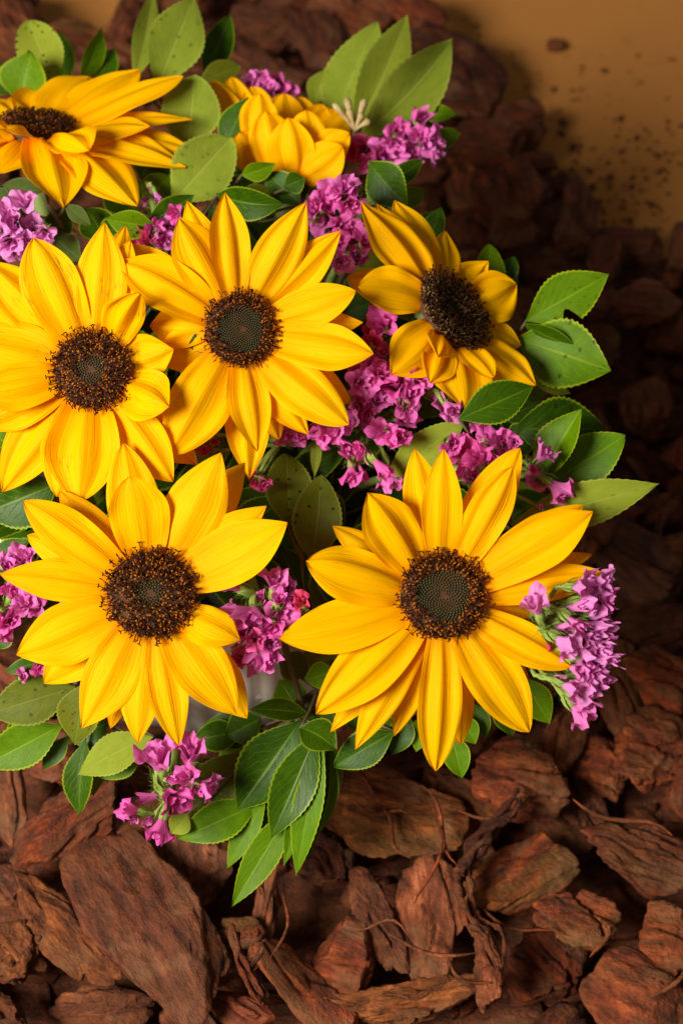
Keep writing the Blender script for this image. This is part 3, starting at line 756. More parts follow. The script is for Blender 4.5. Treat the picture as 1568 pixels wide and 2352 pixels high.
sprig('dense leafy sprig with one glossy veined leaf lying across the half-turned sunflower', (1190, 1080, 70), [
    (1053, 963, 1224, 887, 65.0, 65.6, 92, 'T', {'fold': .2, 'spots': 0}), (1180, 985, 1388, 985, 69.5, 69.5, 140, 'T', {'bulge': .1, 'spots': .6}), (1244, 1108, 1336, 938, 67.8, 67.0, 84, 'L', {'roll': -35, 'fold': .4, 'spots': 0}),
    (1255, 1115, 1435, 1000, 68.6, 67.6, 114, 'L', {'spots': .1, 'fold': .1, 'blunt': .4}), (1172, 1205, 1513, 1111, 67.0, 66.0, 100, 'P', {'spots': .25, 'fold': .12}), (886, 1098, 1064, 968, 68, 67.5, 82, 'P', {'spots': .1, 'fold': .1, 'blunt': .5}),
    (1158, 1020, 1226, 998, 69.5, 69.5, 74, 'T', {'spots': 0, 'blunt': .7}), (1165, 1190, 1258, 1138, 69, 69, 84, 'T', {'spots': 0}), (1270, 1105, 1340, 1092, 71, 71, 24, 'P'), (1150, 960, 1230, 930, 71, 71, 60, 'T')])
sprig('shaded sprig with two olive leaves covered in brown dots, between two open sunflowers', (700, 1290, 69), [
    (664, 1210, 655, 1040, 68.2, 68.6, 104, 'O', {'spots': .9, 'blunt': .6, 'roll': 12}), (718, 1295, 738, 1090, 67.8, 68, 108, 'O', {'spots': .9, 'blunt': .5}), (722, 1095, 730, 985, 68.5, 68.5, 24, 'P'),
    (700, 1380, 640, 1250, 70, 70, 80, 'T'), (740, 1330, 800, 1240, 71, 71, 70, 'T')])
sprig('olive and green leaves spreading over bark below the big open sunflower and purple statice', (165, 1600, 68.5), [
    (172, 1578, -30, 1640, 68, 68, 108, 'O', {'spots': .6, 'fold': .1}), (144, 1665, -40, 1760, 69, 69, 98, 'L', {'fold': .2, 'spots': .1}), (200, 1565, 172, 1712, 67.5, 68, 92, 'O', {'spots': .5, 'roll': 20}),
    (158, 1690, 97, 1768, 69.5, 69.5, 42, 'T'), (196, 1700, 182, 1874, 69, 69, 66, 'T', {'fold': .35, 'roll': 25}), (210, 1690, 215, 1830, 69.4, 69.4, 60, 'O', {'roll': -20}), (290, 1700, 250, 1790, 69.6, 69.6, 70, 'T'), (80, 1650, 20, 1720, 69.8, 69.8, 70, 'T'), (352, 1690, 178, 1779, 68.2, 68.3, 84, 'P', {'roll': 20, 'fold': .1, 'spots': .1}),
    (330, 1720, 222, 1785, 69, 69, 70, 'L'), (100, 1518, 12, 1543, 67.5, 67.5, 36, 'T'), (250, 1660, 160, 1700, 69.5, 69.5, 80, 'T')])
sprig('dark veined leaf under the bruised sunflower, beside the white pot', (120, 1130, 67.5), [
    (135, 1110, -40, 1180, 67, 67.5, 132, 'T', {'spots': 0}), (20, 1020, -40, 990, 67, 67, 60, 'L'), (70, 1240, -30, 1310, 67.5, 68, 56, 'T', {'roll': 30}), (30, 1440, -20, 1490, 67.5, 67.5, 50, 'T'), (140, 1340, 60, 1400, 67.5, 67.8, 84, 'T', {'spots': 0}), (150, 1420, 70, 1440, 67.8, 67.8, 70, 'T'), (110, 1300, 10, 1340, 68, 68.2, 76, 'T', {'spots': 0}), (130, 1480, 60, 1490, 68, 68, 60, 'O')])
sprig('long drooping sprig of dark glossy pointed leaves hanging down over the bark', (700, 1650, 68.5), [
    (690, 1655, 545, 1862, 68.2, 68.5, 136, 'T', {'spots': .1, 'fold': .16}), (728, 1680, 622, 1926, 67.4, 67.6, 98, 'T', {'spots': .1, 'fold': .2}), (672, 1850, 533, 2082, 68.4, 68.0, 74, 'L', {'spots': .1, 'fold': .2}),
    (612, 1830, 521, 1996, 68.7, 68.6, 54, 'L', {'roll': 15, 'spots': 0}), (742, 1700, 680, 2012, 67.5, 67.6, 66, 'L', {'fold': .3, 'spots': 0, 'roll': 12}), (758, 1715, 706, 1976, 67.9, 67.9, 50, 'T', {'roll': 20, 'spots': 0}),
    (764, 1730, 738, 1910, 68.2, 68.2, 50, 'L', {'spots': 0}), (596, 1845, 408, 1928, 68.8, 68.6, 88, 'L', {'bulge': .1, 'spots': 0}), (568, 1725, 436, 1885, 68.9, 69, 118, 'O', {'spots': .15, 'fold': .1}),
    (432, 1868, 394, 1916, 68.2, 68.2, 52, 'P'), (706, 1640, 576, 1630, 68, 67.4, 52, 'T', {'roll': 30}), (560, 1680, 440, 1700, 69.4, 69.4, 70, 'T'),
    (640, 1700, 555, 1800, 69.2, 69.2, 80, 'L', {'spots': 0}), (738, 1690, 652, 1990, 67.9, 67.9, 58, 'L', {'fold': .3, 'spots': 0}), (745, 1700, 762, 1850, 69.0, 69.0, 56, 'L', {'roll': -25, 'spots': 0}), (650, 1760, 575, 1930, 69.4, 69.4, 70, 'T', {'spots': 0}),
    (600, 1700, 500, 1770, 69.6, 69.6, 80, 'L', {'roll': 18, 'spots': 0}), (700, 1640, 770, 1800, 69.8, 69.8, 70, 'T')])
sprig('curled dark leaves with pale edges beneath the largest sunflower, against the white pot', (740, 1600, 68.6), [
    (690, 1672, 772, 1722, 67.2, 66.6, 78, 'T', {'roll': -25, 'bulge': .14, 'spots': 0}), (905, 1680, 764, 1762, 67.5, 67.8, 82, 'T', {'spots': 0}), (772, 1542, 698, 1562, 67.5, 67.3, 60, 'L', {'spots': 0}),
    (700, 1500, 790, 1545, 68.4, 68.2, 70, 'O', {'spots': .4}), (640, 1510, 710, 1550, 69, 69, 70, 'O'), (690, 1640, 640, 1560, 69.6, 70, 80, 'L', {'spots': .6}), (860, 1640, 940, 1660, 68, 68, 80, 'T'), (600, 1650, 520, 1690, 69, 69, 84, 'T', {'spots': 0}), (610, 1690, 470, 1660, 69.8, 69.8, 90, 'T'), (760, 1620, 700, 1690, 68.6, 68.4, 76, 'T', {'spots': 0}), (800, 1600, 850, 1690, 68.4, 68.4, 70, 'T')])
sprig('small bright green leaf tips poking out below the largest sunflower', (1040, 1640, 68.5), [
    (1034, 1680, 1061, 1788, 67.5, 67.6, 60, 'L', {'spots': .1}), (1056, 1640, 1091, 1709, 67.6, 67.6, 50, 'L', {'spots': 0}), (1086, 1615, 1117, 1693, 68, 68, 46, 'T'),
    (1198, 1555, 1261, 1663, 67.4, 67.5, 72, 'L', {'spots': .3}), (1150, 1600, 1175, 1690, 68, 68, 60, 'T'), (940, 1640, 900, 1735, 68, 68, 60, 'T'), (1010, 1660, 1000, 1760, 68.4, 68.4, 60, 'T'), (972, 1640, 955, 1727, 68, 68, 46, 'L'), (1180, 1400, 1215, 1370, 67.5, 67.5, 40, 'T')])
sprig('grey-green hairy leaves beneath the edge-on orange sunflower', (110, 470, 71.5), [
    (150, 470, 210, 518, 70.4, 70.2, 36, 'H'), (100, 440, 5, 425, 71, 71, 46, 'H'), (188, 600, 118, 540, 70.5, 71, 66, 'H'), (125, 560, 145, 475, 71.5, 72, 64, 'T'), (20, 470, -20, 440, 71, 71, 50, 'H'), (250, 560, 200, 480, 71, 72, 80, 'T')], cat='leaf sprig')
# sprigs tucked deep inside, seen only as dark green through the gaps
frg = random.Random(41)
for k in range(18):
    a = 2 * pi * k / 9 + (.3 if k > 8 else 0); lv = []
    cx, cy = (-0.02 + cos(a) * 0.065, 0.455 + sin(a) * 0.06) if k < 9 else (-0.045 + cos(a) * 0.085, 0.475 + sin(a) * 0.07)
    if cy < 0.41 and k > 8: continue
    for q in range(9):
        bx, by, bz = cx + frg.uniform(-.026, .02), cy + frg.uniform(-.024, .024), frg.uniform(.112, .142) + (.018 if k > 8 else 0)
        b = frg.uniform(0, 6.28); l = frg.uniform(.03, .045)
        pu, pv, pd = project(Vector((bx, by, bz))); qu, qv, qd = project(Vector((bx + cos(b) * l + cos(a) * .015, by + sin(b) * l + sin(a) * .015, bz + frg.uniform(-.012, .02))))
        lv.append((pu, pv, qu, qv, pd * 100, qd * 100, frg.uniform(70, 110), frg.choice(['T', 'T', 'O']), {'roll': frg.uniform(-35, 35), 'rg': frg}))
    nu, nv, nd = project(Vector((cx, cy, .125)))
    sprig('dark shaded leafy sprig tucked deep between the flowers', (nu, nv, nd * 100), lv, group='shaded sprigs deep in the bouquet')

# ================================================================== statice
R_ = {'red': 1.0}
statice('dark pink statice head peeping out behind the small cupped sunflower', (620, 230, 79.5), 78.5, [(572, 190, 44), (602, 184, 48), (634, 192, 46), (660, 206, 40), (615, 205, 46)], seed=1)
statice('purple-pink statice below the pale fan of leaves, partly red', (900, 380, 76), 75, [(954, 278, 62), (909, 302, 52), (985, 316, 66, {'face': (.7, .2)}), (998, 350, 54, {'face': (.7, .3)}), (904, 328, 48), (882, 360, 72), (938, 360, 54), (835, 340, 54, {'red': .8}), (810, 346, 48, R_), (845, 372, 44, {'red': .5}), (960, 310, 44)], seed=2)
statice('ruffled pink statice between the central and the half-turned sunflowers', (785, 560, 71), 69, [(790, 432, 62), (746, 466, 62), (803, 470, 56), (738, 502, 66), (790, 520, 62), (836, 552, 56), (770, 556, 52), (821, 590, 52), (782, 602, 44), (815, 440, 40), (760, 440, 46), (720, 480, 46), (812, 548, 50)], seed=3)
statice('largest pink statice spray spilling down the middle of the bouquet', (850, 980, 69), 67, [(880, 745, 60), (850, 765, 44, R_), (858, 785, 40, R_), (875, 808, 52), (830, 879, 62), (876, 858, 52), (907, 880, 66), (945, 900, 66), (934, 932, 54), (869, 916, 50), (828, 930, 46, {'red': .4}), (1016, 915, 58, {'face': (.5, .3)}), (1035, 940, 48, {'face': (.5, .5)}), (934, 964, 50), (880, 992, 54), (912, 1008, 56), (806, 970, 50), (764, 992, 56, {'face': (0, .5)}), (800, 1030, 56, {'face': (0, .3)}), (832, 1034, 44), (828, 1078, 44, {'bud': True, 'face': (.2, .8)}), (804, 1096, 56, {'face': (-.1, .9)}), (876, 1076, 56, {'face': (.5, .7)}), (892, 1100, 48, {'face': (.3, .9)}), (843, 954, 44, {'red': .4}), (855, 838, 40, {'red': .5}), (915, 845, 50), (960, 870, 46), (735, 1000, 50, {'face': (0, .5)}), (820, 850, 44, {'red': .6})], seed=4, spread=.45)
statice('pink statice with trumpet florets in front of the veined leaf, above the largest sunflower', (1130, 1090, 67.8), 66.0, [(1036, 1022, 56), (1064, 1036, 56, {'red': .3}), (1104, 986, 46, {'face': (.3, -.8)}), (1126, 1010, 48), (1100, 1056, 62), (1088, 1094, 56), (1158, 1022, 50), (1180, 1016, 40), (1250, 1040, 52, {'face': (.6, -.7)}), (1222, 1076, 36, {'bud': True}), (1234, 1102, 42), (1286, 1126, 62, {'face': (.9, .4)}), (1243, 1166, 22, {'bud': True}), (1130, 1050, 48), (1060, 1075, 46)], seed=5)
statice('side-on pink statice with hairy green calyces, hanging beside the largest sunflower', (1225, 1480, 66.5), 63.6, [(1228, 1388, 56, {'face': (-.5, -.8), 'dd': -1.2}), (1350, 1336, 56), (1384, 1338, 54), (1358, 1380, 54), (1322, 1432, 52, {'face': (.7, .4), 'dd': -.6}), (1382, 1414, 62), (1390, 1444, 52), (1356, 1460, 46), (1300, 1482, 60, {'face': (.8, .4), 'dd': -.5}), (1362, 1486, 56), (1384, 1486, 46), (1345, 1518, 60), (1378, 1534, 56), (1356, 1560, 50), (1376, 1562, 46), (1338, 1618, 54, {'face': (.8, .5)}), (1330, 1640, 52, {'face': (.7, .7)}), (1262, 1486, 36, R_), (1335, 1350, 40), (1340, 1500, 46), (1320, 1395, 50), (1400, 1375, 50), (1330, 1540, 50, {'dd': -.4}), (1310, 1580, 44, {'dd': -.3}), (1372, 1440, 56, {'dd': -.5}), (1366, 1512, 54, {'dd': -.5}), (1395, 1510, 50), (1350, 1590, 50), (1290, 1440, 36, {'bud': True}), (1280, 1400, 34, {'bud': True}), (1270, 1560, 34, {'bud': True})], face=(1.0, .12), spread=.25, seed=6, grow=1.06, pale=.4)
statice('hot pink statice tucked between the two front sunflowers', (610, 1440, 66.5), 64.0, [(526, 1347, 62, {'face': (-.5, -.3)}), (552, 1410, 72, {'face': (-.2, .4)}), (585, 1418, 58, {'face': (0, .5)}), (630, 1330, 62, {'face': (.1, -.6)}), (662, 1350, 56), (672, 1382, 46, {'face': (.6, 0)}), (645, 1410, 62), (625, 1442, 50), (565, 1497, 56, {'face': (0, .6)}), (590, 1507, 58, {'face': (0, .7)}), (616, 1510, 54, {'face': (.3, .7)}), (622, 1478, 46), (548, 1512, 42, {'red': .6}), (692, 1382, 36, R_), (556, 1455, 36, {'red': .4}), (600, 1375, 36), (640, 1375, 48), (585, 1470, 50, {'red': .5})], seed=7)
statice('small hot pink statice spray drooping low over the bark', (400, 1800, 67), 66.0, [(362, 1740, 78, {'face': (-.6, -.2)}), (440, 1726, 72, {'face': (.4, -.2)}), (428, 1784, 58), (452, 1808, 46), (482, 1808, 52, {'face': (.6, .4)}), (388, 1790, 38, {'bud': True}), (340, 1832, 58, {'face': (-.4, -.3)}), (402, 1842, 66, {'face': (.3, .4)}), (294, 1859, 48, {'face': (-1, 0)}), (368, 1912, 66, {'face': (0, .9)}), (345, 1882, 34, {'bud': True}), (310, 1880, 26, {'bud': True})], seed=8)
statice('purple statice between the white pot and the petal tips of the big open sunflower', (70, 1400, 67), 66.5, [(45, 1286, 50), (14, 1300, 50), (66, 1276, 40), (30, 1360, 52), (56, 1382, 56), (80, 1390, 46), (24, 1426, 56), (8, 1448, 48), (38, 1405, 44), (50, 1552, 30, {'face': (-.5, 0)}), (92, 1532, 34), (-10, 1420, 48)], seed=9)
statice('pale lilac-pink statice under the edge-on orange sunflower', (50, 560, 70.5), 69.5, [(15, 496, 62), (56, 466, 50), (34, 512, 50), (76, 526, 60), (102, 538, 52), (20, 560, 62), (52, 552, 54), (32, 580, 54), (-10, 530, 56), (70, 575, 50)], seed=10, pale=.6)
statice('small red and pink statice tuft between three sunflowers', (360, 570, 71), 70, [(318, 540, 48, {'red': .9}), (350, 534, 50), (372, 546, 52), (404, 490, 40), (335, 556, 44, R_), (385, 520, 46), (362, 560, 44, {'red': .5})], seed=11)
statice('pink statice pieces under the lower petals of the central sunflower', (650, 1010, 68.5), 67.6, [(660, 994, 62, {'face': (.2, .6)}), (682, 1006, 48), (640, 972, 48, {'red': .3}), (492, 1014, 36, {'red': 1., 'bud': True}), (478, 1034, 34, {'red': 1., 'bud': True}), (592, 1104, 36, {'red': 1.}), (584, 1086, 30, {'red': 1., 'bud': True}), (606, 1112, 30, {'red': .4}), (716, 985, 40, R_)], seed=12)
statice('tiny closed statice buds beside the orange edge-on petals', (345, 430, 73), 71.6, [(362, 452, 30, {'bud': True, 'face': (.3, .8)}), (333, 460, 24, {'bud': True, 'face': (-.1, .9)}), (346, 432, 24, {'bud': True})], seed=13)
# dried flower head in the pale fan
def dried():
    b = P(815, 300, .752); root = thing('dried_flower', 'tiny dried straw-coloured flower stalk in front of the pale leaf fan', 'dried flower', b)
    for (u, v) in [(765, 238), (795, 225), (800, 250), (838, 228), (832, 260), (850, 278)]:
        V, F = [], []; q = P(u, v, .748)
        tube(V, F, [p - b for p in bez(b, b.lerp(q, .6) + UPV * .001, q, 6)], [.0007, .0008, .0009, .0012, .0016, .0019, .0008], 6)
        mesh_obj('stalk', V, F, M['dry'], root)
    V, F = [], []
    tube(V, F, [Vector((0, 0, 0)), P(800, 345, .76) - b, POT + Vector((0.03, 0.05, 0.105)) - b], [.0009, .0010, .0012], 6)
    mesh_obj('stem', V, F, M['stem'], root)
dried()

# ================================================================== bark mulch
heroes = [  # u, v, length, width, angle, height, material, thickness, roughness, slab, label
    (350, 2126, 500, 285, 62, .045, 'bark_deep', .42, .8, .75, 'largest flat brown bark slab, grainy and rounded at its ends'),
    (172, 1888, 330, 140, -35, .042, 'bark', .6, 1.4, .3, 'knobbly pinkish bark chunk beneath the small drooping pink statice'),
    (128, 2120, 330, 135, 48, .04, 'bark', .6, 1.0, .5, 'reddish bark wedge leaning against the largest flat slab'),
    (30, 2195, 140, 180, 60, .035, 'bark', .8, 1.5, .2, 'dark rounded ridged bark lump with grey shine'),
    (445, 1985, 210, 210, 80, .028, 'bark_smooth', .5, .8, .7, 'square brown bark block behind the largest flat slab'),
    (605, 2070, 290, 66, 98, .038, 'bark_smooth', .9, .6, .9, 'narrow upright bark plank under the hanging leaf tip'),
    (548, 2138, 110, 74, -15, .042, 'bark_tan', .6, .8, .6, 'small beige bark cube at the foot of the narrow plank'),
    (785, 2200, 160, 215, 20, .036, 'bark_warm', .6, .5, .4, 'smooth brown egg-shaped bark piece'),
    (690, 2275, 300, 130, 48, .036, 'bark_warm', .6, 1.0, .6, 'long red bark wedge pointing away from the fibrous strands'),
    (545, 2322, 170, 100, 28, .04, 'bark_smooth', .6, .7, .5, 'small smooth reddish bark pebble'),
    (250, 2318, 240, 100, -8, .018, 'bark', .6, 1.0, .5, 'dark shaded bark piece beneath the largest flat slab'),
    (10, 2335, 140, 80, 30, .035, 'bark', .6, 1.0, .5, 'reddish bark corner below the dark ridged lump'),
    (15, 2042, 110, 110, 45, .03, 'bark_smooth', .6, .8, .5, 'small orange-red bark piece above the reddish wedge'),
    (735, 1970, 160, 150, 70, .03, 'bark', .6, 1.0, .5, 'brown bark chunk beside the longest hanging leaves'),
    (905, 1885, 340, 190, 12, .042, 'bark_tan', .5, 1.1, .6, 'broad layered brown bark slab below the pot'),
    (1180, 1768, 240, 180, 10, .045, 'bark_tan', .6, 1.4, .35, 'rough tan bark lump under the tip of the largest sunflower'),
    (1212, 2010, 300, 150, -38, .045, 'bark_tan', .55, .9, .7, 'light tan flat-topped bark block split lengthwise'),
    (1000, 2120, 290, 165, 82, .038, 'bark_warm', .45, .8, .6, 'upright concave reddish bark plate with layered rings'),
    (862, 2110, 260, 86, 60, .038, 'bark', .8, 1.2, .6, 'long curled bark strip with torn edges'),
    (1462, 1955, 300, 165, 16, .048, 'bark_warm', .5, 1.2, .5, 'large purplish-brown bark slab with wavy ridges'),
    (1312, 2105, 190, 120, 22, .048, 'bark_tan', .7, 1.5, .6, 'split straw-coloured bark piece with flaking layers'),
    (1520, 2175, 140, 200, 10, .042, 'bark_warm', .7, 1.3, .4, 'mottled grey and brown bark lump'),
    (1460, 2300, 250, 190, 25, .045, 'bark_warm', .5, .5, .6, 'smooth orange-brown bark slab'),
    (1260, 2220, 190, 170, 40, .024, 'bark', .6, 1.2, .4, 'dark bark chunk shaded beneath the split straw-coloured piece'),
    (1120, 2230, 240, 66, 84, .048, 'bark_warm', .8, 2.0, .4, 'pinkish fibrous bark ridge'),
    (930, 2305, 420, 110, -6, .036, 'bark_warm', .6, 1.8, .5, 'long frayed reddish bark log'),
    (885, 1765, 230, 90, -14, .035, 'bark_smooth', .6, 1.0, .6, 'dark red bark piece touching the white pot'),
    (1390, 1775, 210, 130, 12, .032, 'bark_warm', .6, 1.4, .4, 'reddish bark chunk beside the rough tan lump'),
    (1300, 1870, 200, 130, 50, .024, 'bark', .6, 1.0, .5, 'dark bark piece in shade beside the purplish slab'),
    (1500, 1720, 150, 190, 20, .04, 'bark_warm', .6, 1.2, .5, 'warm brown jagged bark chunk'),
    (1300, 1680, 240, 110, -62, .035, 'bark_warm', .6, 1.2, .5, 'dark bark wedge behind the side-on statice'),
    (1420, 1600, 250, 150, 70, .03, 'bark_warm', .6, 1.1, .5, 'upright brown bark wedge next to the side-on statice'),
    (1520, 1560, 180, 120, 30, .04, 'bark_tan', .6, 1.2, .5, 'brown bark chunk with a pale chip'),
    (1500, 1430, 190, 140, -20, .035, 'bark', .6, 1.1, .5, 'squarish brown bark piece in half shade'),
    (1480, 1330, 230, 180, 30, .03, 'bark_smooth', .5, .9, .6, 'large dim bark slab behind the pale pointed leaf'),
    (25, 1800, 260, 66, 86, .03, 'bark_smooth', .8, .8, .7, 'dark upright bark plank under the olive leaves'),
    (112, 1762, 120, 80, 10, .03, 'bark_smooth', .6, .9, .5, 'small red bark piece under the olive leaves'),
    (1165, 445, 170, 150, 70, .038, 'bark', .7, 1.0, .3, 'round shaded bark nugget beside the tan paper'),
    (1120, 330, 150, 110, 20, .036, 'bark', .6, 1.0, .4, 'dim brown bark nugget behind pink statice'),
    (1330, 490, 200, 90, 100, .03, 'bark', .7, .9, .6, 'tall dark bark piece at the edge of the paper'),
    (1440, 562, 210, 70, 6, .022, 'bark', .6, .8, .5, 'long dark bark log lying at the edge of the paper'),
    (1020, 160, 230, 190, 35, .034, 'bark_smooth', .6, .8, .3, 'large round bark nugget behind the pale fan of leaves'),
    (1190, 280, 120, 66, 12, .022, 'bark', .6, 1.0, .5, 'small dark bark piece at the paper edge'),
    (840, 35, 100, 150, 20, .03, 'bark_smooth', .7, .4, .2, 'smooth round dark red bark pebble at the paper edge'),
    (620, 50, 280, 90, -6, .036, 'bark', .6, 1.2, .6, 'long reddish bark log behind the bouquet'),
    (720, 90, 130, 130, 60, .036, 'bark', .6, 1.3, .5, 'jagged dark bark chunk behind the bouquet'),
    (560, 150, 160, 100, 20, .03, 'bark', .6, 1.2, .5, 'bark chunk behind the dark upright leaf'),
    (665, 180, 190, 70, 10, .03, 'bark_smooth', .6, .9, .5, 'curved reddish bark slice above the statice head'),
    (300, 40, 130, 80, -60, .03, 'bark', .6, 1.2, .5, 'dark bark chunk beside the bare paper patch'),
    (55, 70, 170, 150, 60, .04, 'bark', .6, 1.2, .4, 'big dark bark nugget behind the pale dotted leaf'),
    (1480, 690, 190, 100, 8, .035, 'bark', .6, 1.0, .5, 'shaded bark piece in the dark bed beyond the bitten leaf'),
    (1370, 1160, 190, 150, 40, .03, 'bark', .6, 1.0, .5, 'shaded bark chunk below the pale pointed leaf'),
]
occ = []
for i, h in enumerate(heroes):
    u, v, l, wd, an, hh, mt, th, rf, sl, lb = h
    place_chip(u, v, l, wd, an, hh, 500 + i, mt, th, rf, sl, label=lb)
    c = ground(u, v, hh)
    a = ground(u + cos(radians(an)) * l / 2, v + sin(radians(an)) * l / 2, hh)
    occ.append((c.x, c.y, (a - c).length * 0.62))
# the rest of the bed: shared meshes
crg = random.Random(77)
variants = []
for k in range(16):
    L = crg.uniform(.034, .060); W = L * crg.uniform(.45, .8)
    V, F = bark_verts(L, W, min(L, W) * crg.uniform(.5, .75), crg, ico(4), crg.uniform(.8, 1.4), crg.uniform(.3, .7))
    me = bpy.data.meshes.new('bark_chip'); me.from_pydata([tuple(p) for p in V], [], F)
    me.polygons.foreach_set('use_smooth', [True] * len(me.polygons))
    me.materials.append(M[crg.choice(['bark', 'bark', 'bark_smooth', 'bark_tan'])]); variants.append((me, L))
nchip = 0; tries = 0
while nchip < 205 and tries < 9000:
    tries += 1
    x, y = crg.uniform(-.27, .34), crg.uniform(.06, .90)
    me, L = crg.choice(variants)
    sc = crg.uniform(.75, 1.25); r = L * sc * .42
    if (Vector((x, y, 0)) - POT).length < .098 + r: continue
    u, v, d = project(Vector((x, y, .02)))
    if is_paper(u, v) or is_paper(u + 25, v - 25) or u < -160 or u > 1720 or v > 2480 or v < -120: continue
    if any((x - ox) ** 2 + (y - oy) ** 2 < (r + orr) ** 2 * .62 for (ox, oy, orr) in occ): continue
    occ.append((x, y, r))
    o = link('bark_chip', me)
    o.location = (x, y, crg.uniform(.022, .036))
    o.rotation_euler = (crg.uniform(-.5, .5), crg.uniform(-.4, .4), crg.uniform(0, 6.28)); o.scale = (sc, sc, sc)
    tag(o, 'medium brown bark chip lying among many alike in the mulch bed', 'bark chip', 'bark chips filling the mulch bed')
    nchip += 1
# packed bark fines under the chips
V, F, nx, ny = [], [], 150, 200
for j in range(ny):
    for i in range(nx):
        x, y = -.45 + .95 * i / (nx - 1), -.10 + 1.08 * j / (ny - 1)
        u, v, d = project(Vector((x, y, 0)))
        e = 0.0
        for (du, dv) in ((0, 0), (25, -25), (-25, -30), (40, -10), (0, -45)):
            if is_paper(u + du, v + dv) or v < -140: e += .2
        z = .006 + .007 * noise.noise(Vector((x * 60, y * 60, 3))) + .004 * noise.noise(Vector((x * 170, y * 170, 7)))
        if (Vector((x, y, 0)) - POT).length < .083: z = -.003
        V.append(Vector((x, y, z * (1 - e) - .010 * (e > .1))))
mb = mesh_obj('mulch_bed', V, grid_faces(ny, nx), M['bark']); tag(mb, 'dark packed bark fines beneath the chips', None, kind='structure')
# lower layer of small broken bark, seen only through the gaps
V, F = [], []
LV, LF = ico(2)
for k in range(1500):
    x, y = crg.uniform(-.32, .40), crg.uniform(.0, .95)
    if (Vector((x, y, 0)) - POT).length < .085: continue
    u, v, d = project(Vector((x, y, .01)))
    if is_paper(u, v) or is_paper(u + 15, v - 15) or is_paper(u - 12, v - 20): continue
    L = crg.uniform(.012, .030)
    vv, ff = bark_verts(L, L * crg.uniform(.4, .8), L * .5, crg, (LV, LF), .6, .5)
    mt = Matrix.Translation((x, y, crg.uniform(.004, .012))) @ (Matrix.Rotation(crg.uniform(0, 6.28), 4, 'Z') @ Matrix.Rotation(crg.uniform(-.5, .5), 4, 'X'))
    o = len(V); V += [mt @ p for p in vv]; F += [tuple(i + o for i in f) for f in ff]
o = mesh_obj('bark_litter', V, F, M['bark']); tag(o, 'small broken bark bits in the dark gaps beneath the larger chips', None, kind='stuff')
# fibrous strands torn from the bark
for (pts, rr, lb) in [([(1055, 2010), (1100, 1930), (1150, 1870), (1190, 1830)], .0035, 'frayed bark strand leaning between the layered slab and the tan block'),
                      ([(1060, 2000), (1065, 2060), (1090, 2120), (1130, 2150), (1150, 2220)], .0028, 'curled bark fibre hooked beside the concave plate'),
                      ([(880, 2285), (950, 2292), (1000, 2270), (1030, 2245)], .0011, 'thin bark fibre lying across the frayed log'),
                      ([(530, 2130), (545, 2200), (580, 2270), (600, 2300)], .0022, 'torn bark fibre beside the beige cube'),
                      ([(600, 2180), (570, 2230), (610, 2290)], .0016, 'looped dark bark fibre above the reddish pebble'),
                      ([(1440, 1050), (1500, 1130), (1520, 1180), (1500, 1250)], .0012, 'thin twig in the shade beyond the pale pointed leaf')]:
    ps = [ground(u, v, .062) for (u, v) in pts]; V, F = [], []; fine = []
    for i in range(len(ps) - 1):
        for q in range(5): fine.append(ps[i].lerp(ps[i + 1], q / 5))
    fine.append(ps[-1]); b0 = fine[0].copy()
    for st in range(4):
        of = Vector((crg.uniform(-1, 1), crg.uniform(-1, 1), crg.uniform(-1, .3))) * rr
        pp = [p - b0 + of + noise.noise_vector(p * 90 + of * 999) * rr * 1.2 for p in fine]
        n_ = len(pp); tube(V, F, pp, [rr * (.55 + .25 * sin(i * 1.7 + st)) * (1 - .6 * (i / n_) ** 2) for i in range(n_)], 6)
    o = mesh_obj('bark_strand', V, F, M['bark'], None, b0); tag(o, lb, 'bark strand', 'fibrous bark strands')
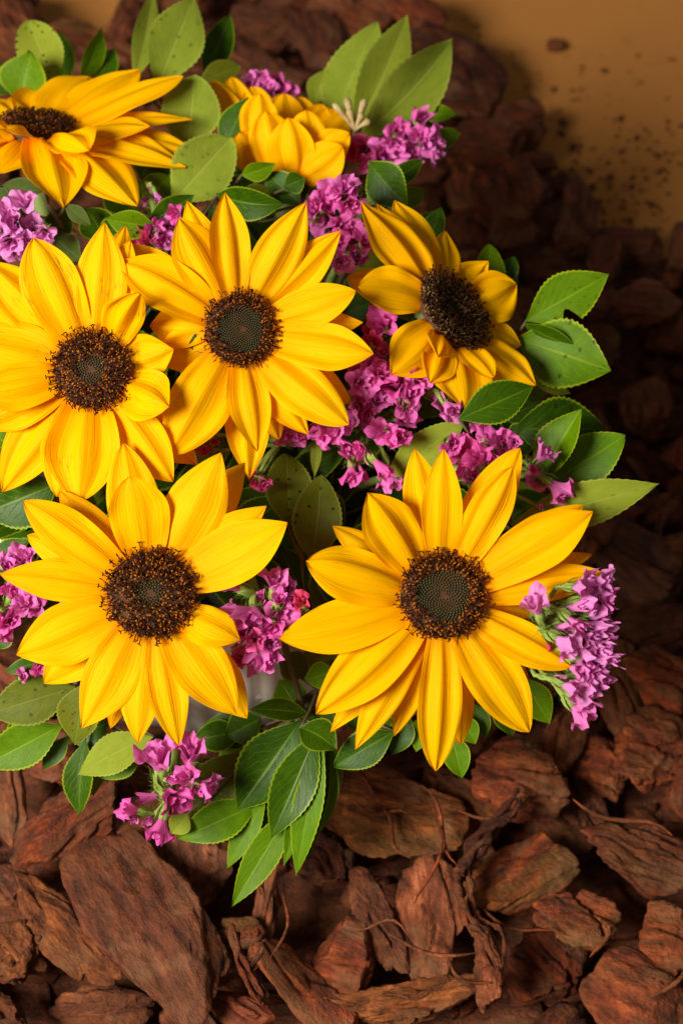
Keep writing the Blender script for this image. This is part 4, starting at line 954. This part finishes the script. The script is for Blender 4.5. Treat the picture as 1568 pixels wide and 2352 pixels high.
# short torn splinters on the near bark
for k in range(16):
    u, v = crg.uniform(480, 1540), crg.uniform(1840, 2320); a = crg.uniform(0, pi); l = crg.uniform(.018, .045)
    b0 = ground(u, v, .058); d_ = Vector((cos(a), sin(a), 0)); sd = Vector((-sin(a), cos(a), 0))
    pp = [d_ * (l * i / 8) + sd * (.004 * sin(i * .6 + k)) + Vector((0, 0, .003 * sin(i * .8 + k * 2) - .004 * i / 8)) for i in range(9)]
    V, F = [], []; rr = crg.uniform(.0005, .0012)
    tube(V, F, pp, [rr * (1 - .8 * abs(i / 4 - 1) ** 2) + .0001 for i in range(9)], 5)
    o = mesh_obj('bark_splinter', V, F, M['bark_warm'], None, b0); tag(o, 'thin torn bark splinter lying on the larger chips', 'bark splinter', 'torn bark splinters')
# crumbs on the paper
for i, (u, v, s, lb) in enumerate([(1280, 100, 50, 'largest bark crumb alone on the bare paper'), (1221, 234, 32, 'dark bark crumb on the paper near the mulch edge'), (1292, 280, 22, 'small bark crumb on the paper beyond the mulch')]):
    c = ground(u, v, .004); sz = s * pxm((c - CAM).dot(FWD))
    V, F = bark_verts(sz, sz * .8, sz * .45, random.Random(i), ICO3, .3, .5)
    o = mesh_obj('bark_crumb', V, F, M['bark'], None, c); o.rotation_euler = (0, 0, i * 1.3); tag(o, lb, 'bark crumb', 'bark crumbs on the paper')
V, F = [], []
for k in range(620):
    u = crg.gauss(1430, 110); v = crg.gauss(400, 95)
    if k < 60: u, v = crg.uniform(1150, 1560), crg.uniform(120, 540)
    if k > 250: u, v = crg.uniform(900, 1500), crg.uniform(20, 540)
    if k > 250 and is_paper(u - 45, v + 45): continue
    if not is_paper(u, v - 6): continue
    c = ground(u, v, .0012); L = crg.uniform(.0010, .0042) * (1 if crg.random() < .85 else 1.7)
    vv, ff = bark_verts(L, L * crg.uniform(.5, .9), L * .5, crg, ico(1), .05, .5)
    mt = Matrix.Translation(c) @ Matrix.Rotation(crg.uniform(0, 6.28), 4, 'Z')
    o = len(V); V += [mt @ p for p in vv]; F += [tuple(i + o for i in f) for f in ff]
o = mesh_obj('bark_dust', V, F, M['bark']); tag(o, 'fine dark bark dust scattered on the tan paper', None, kind='stuff')
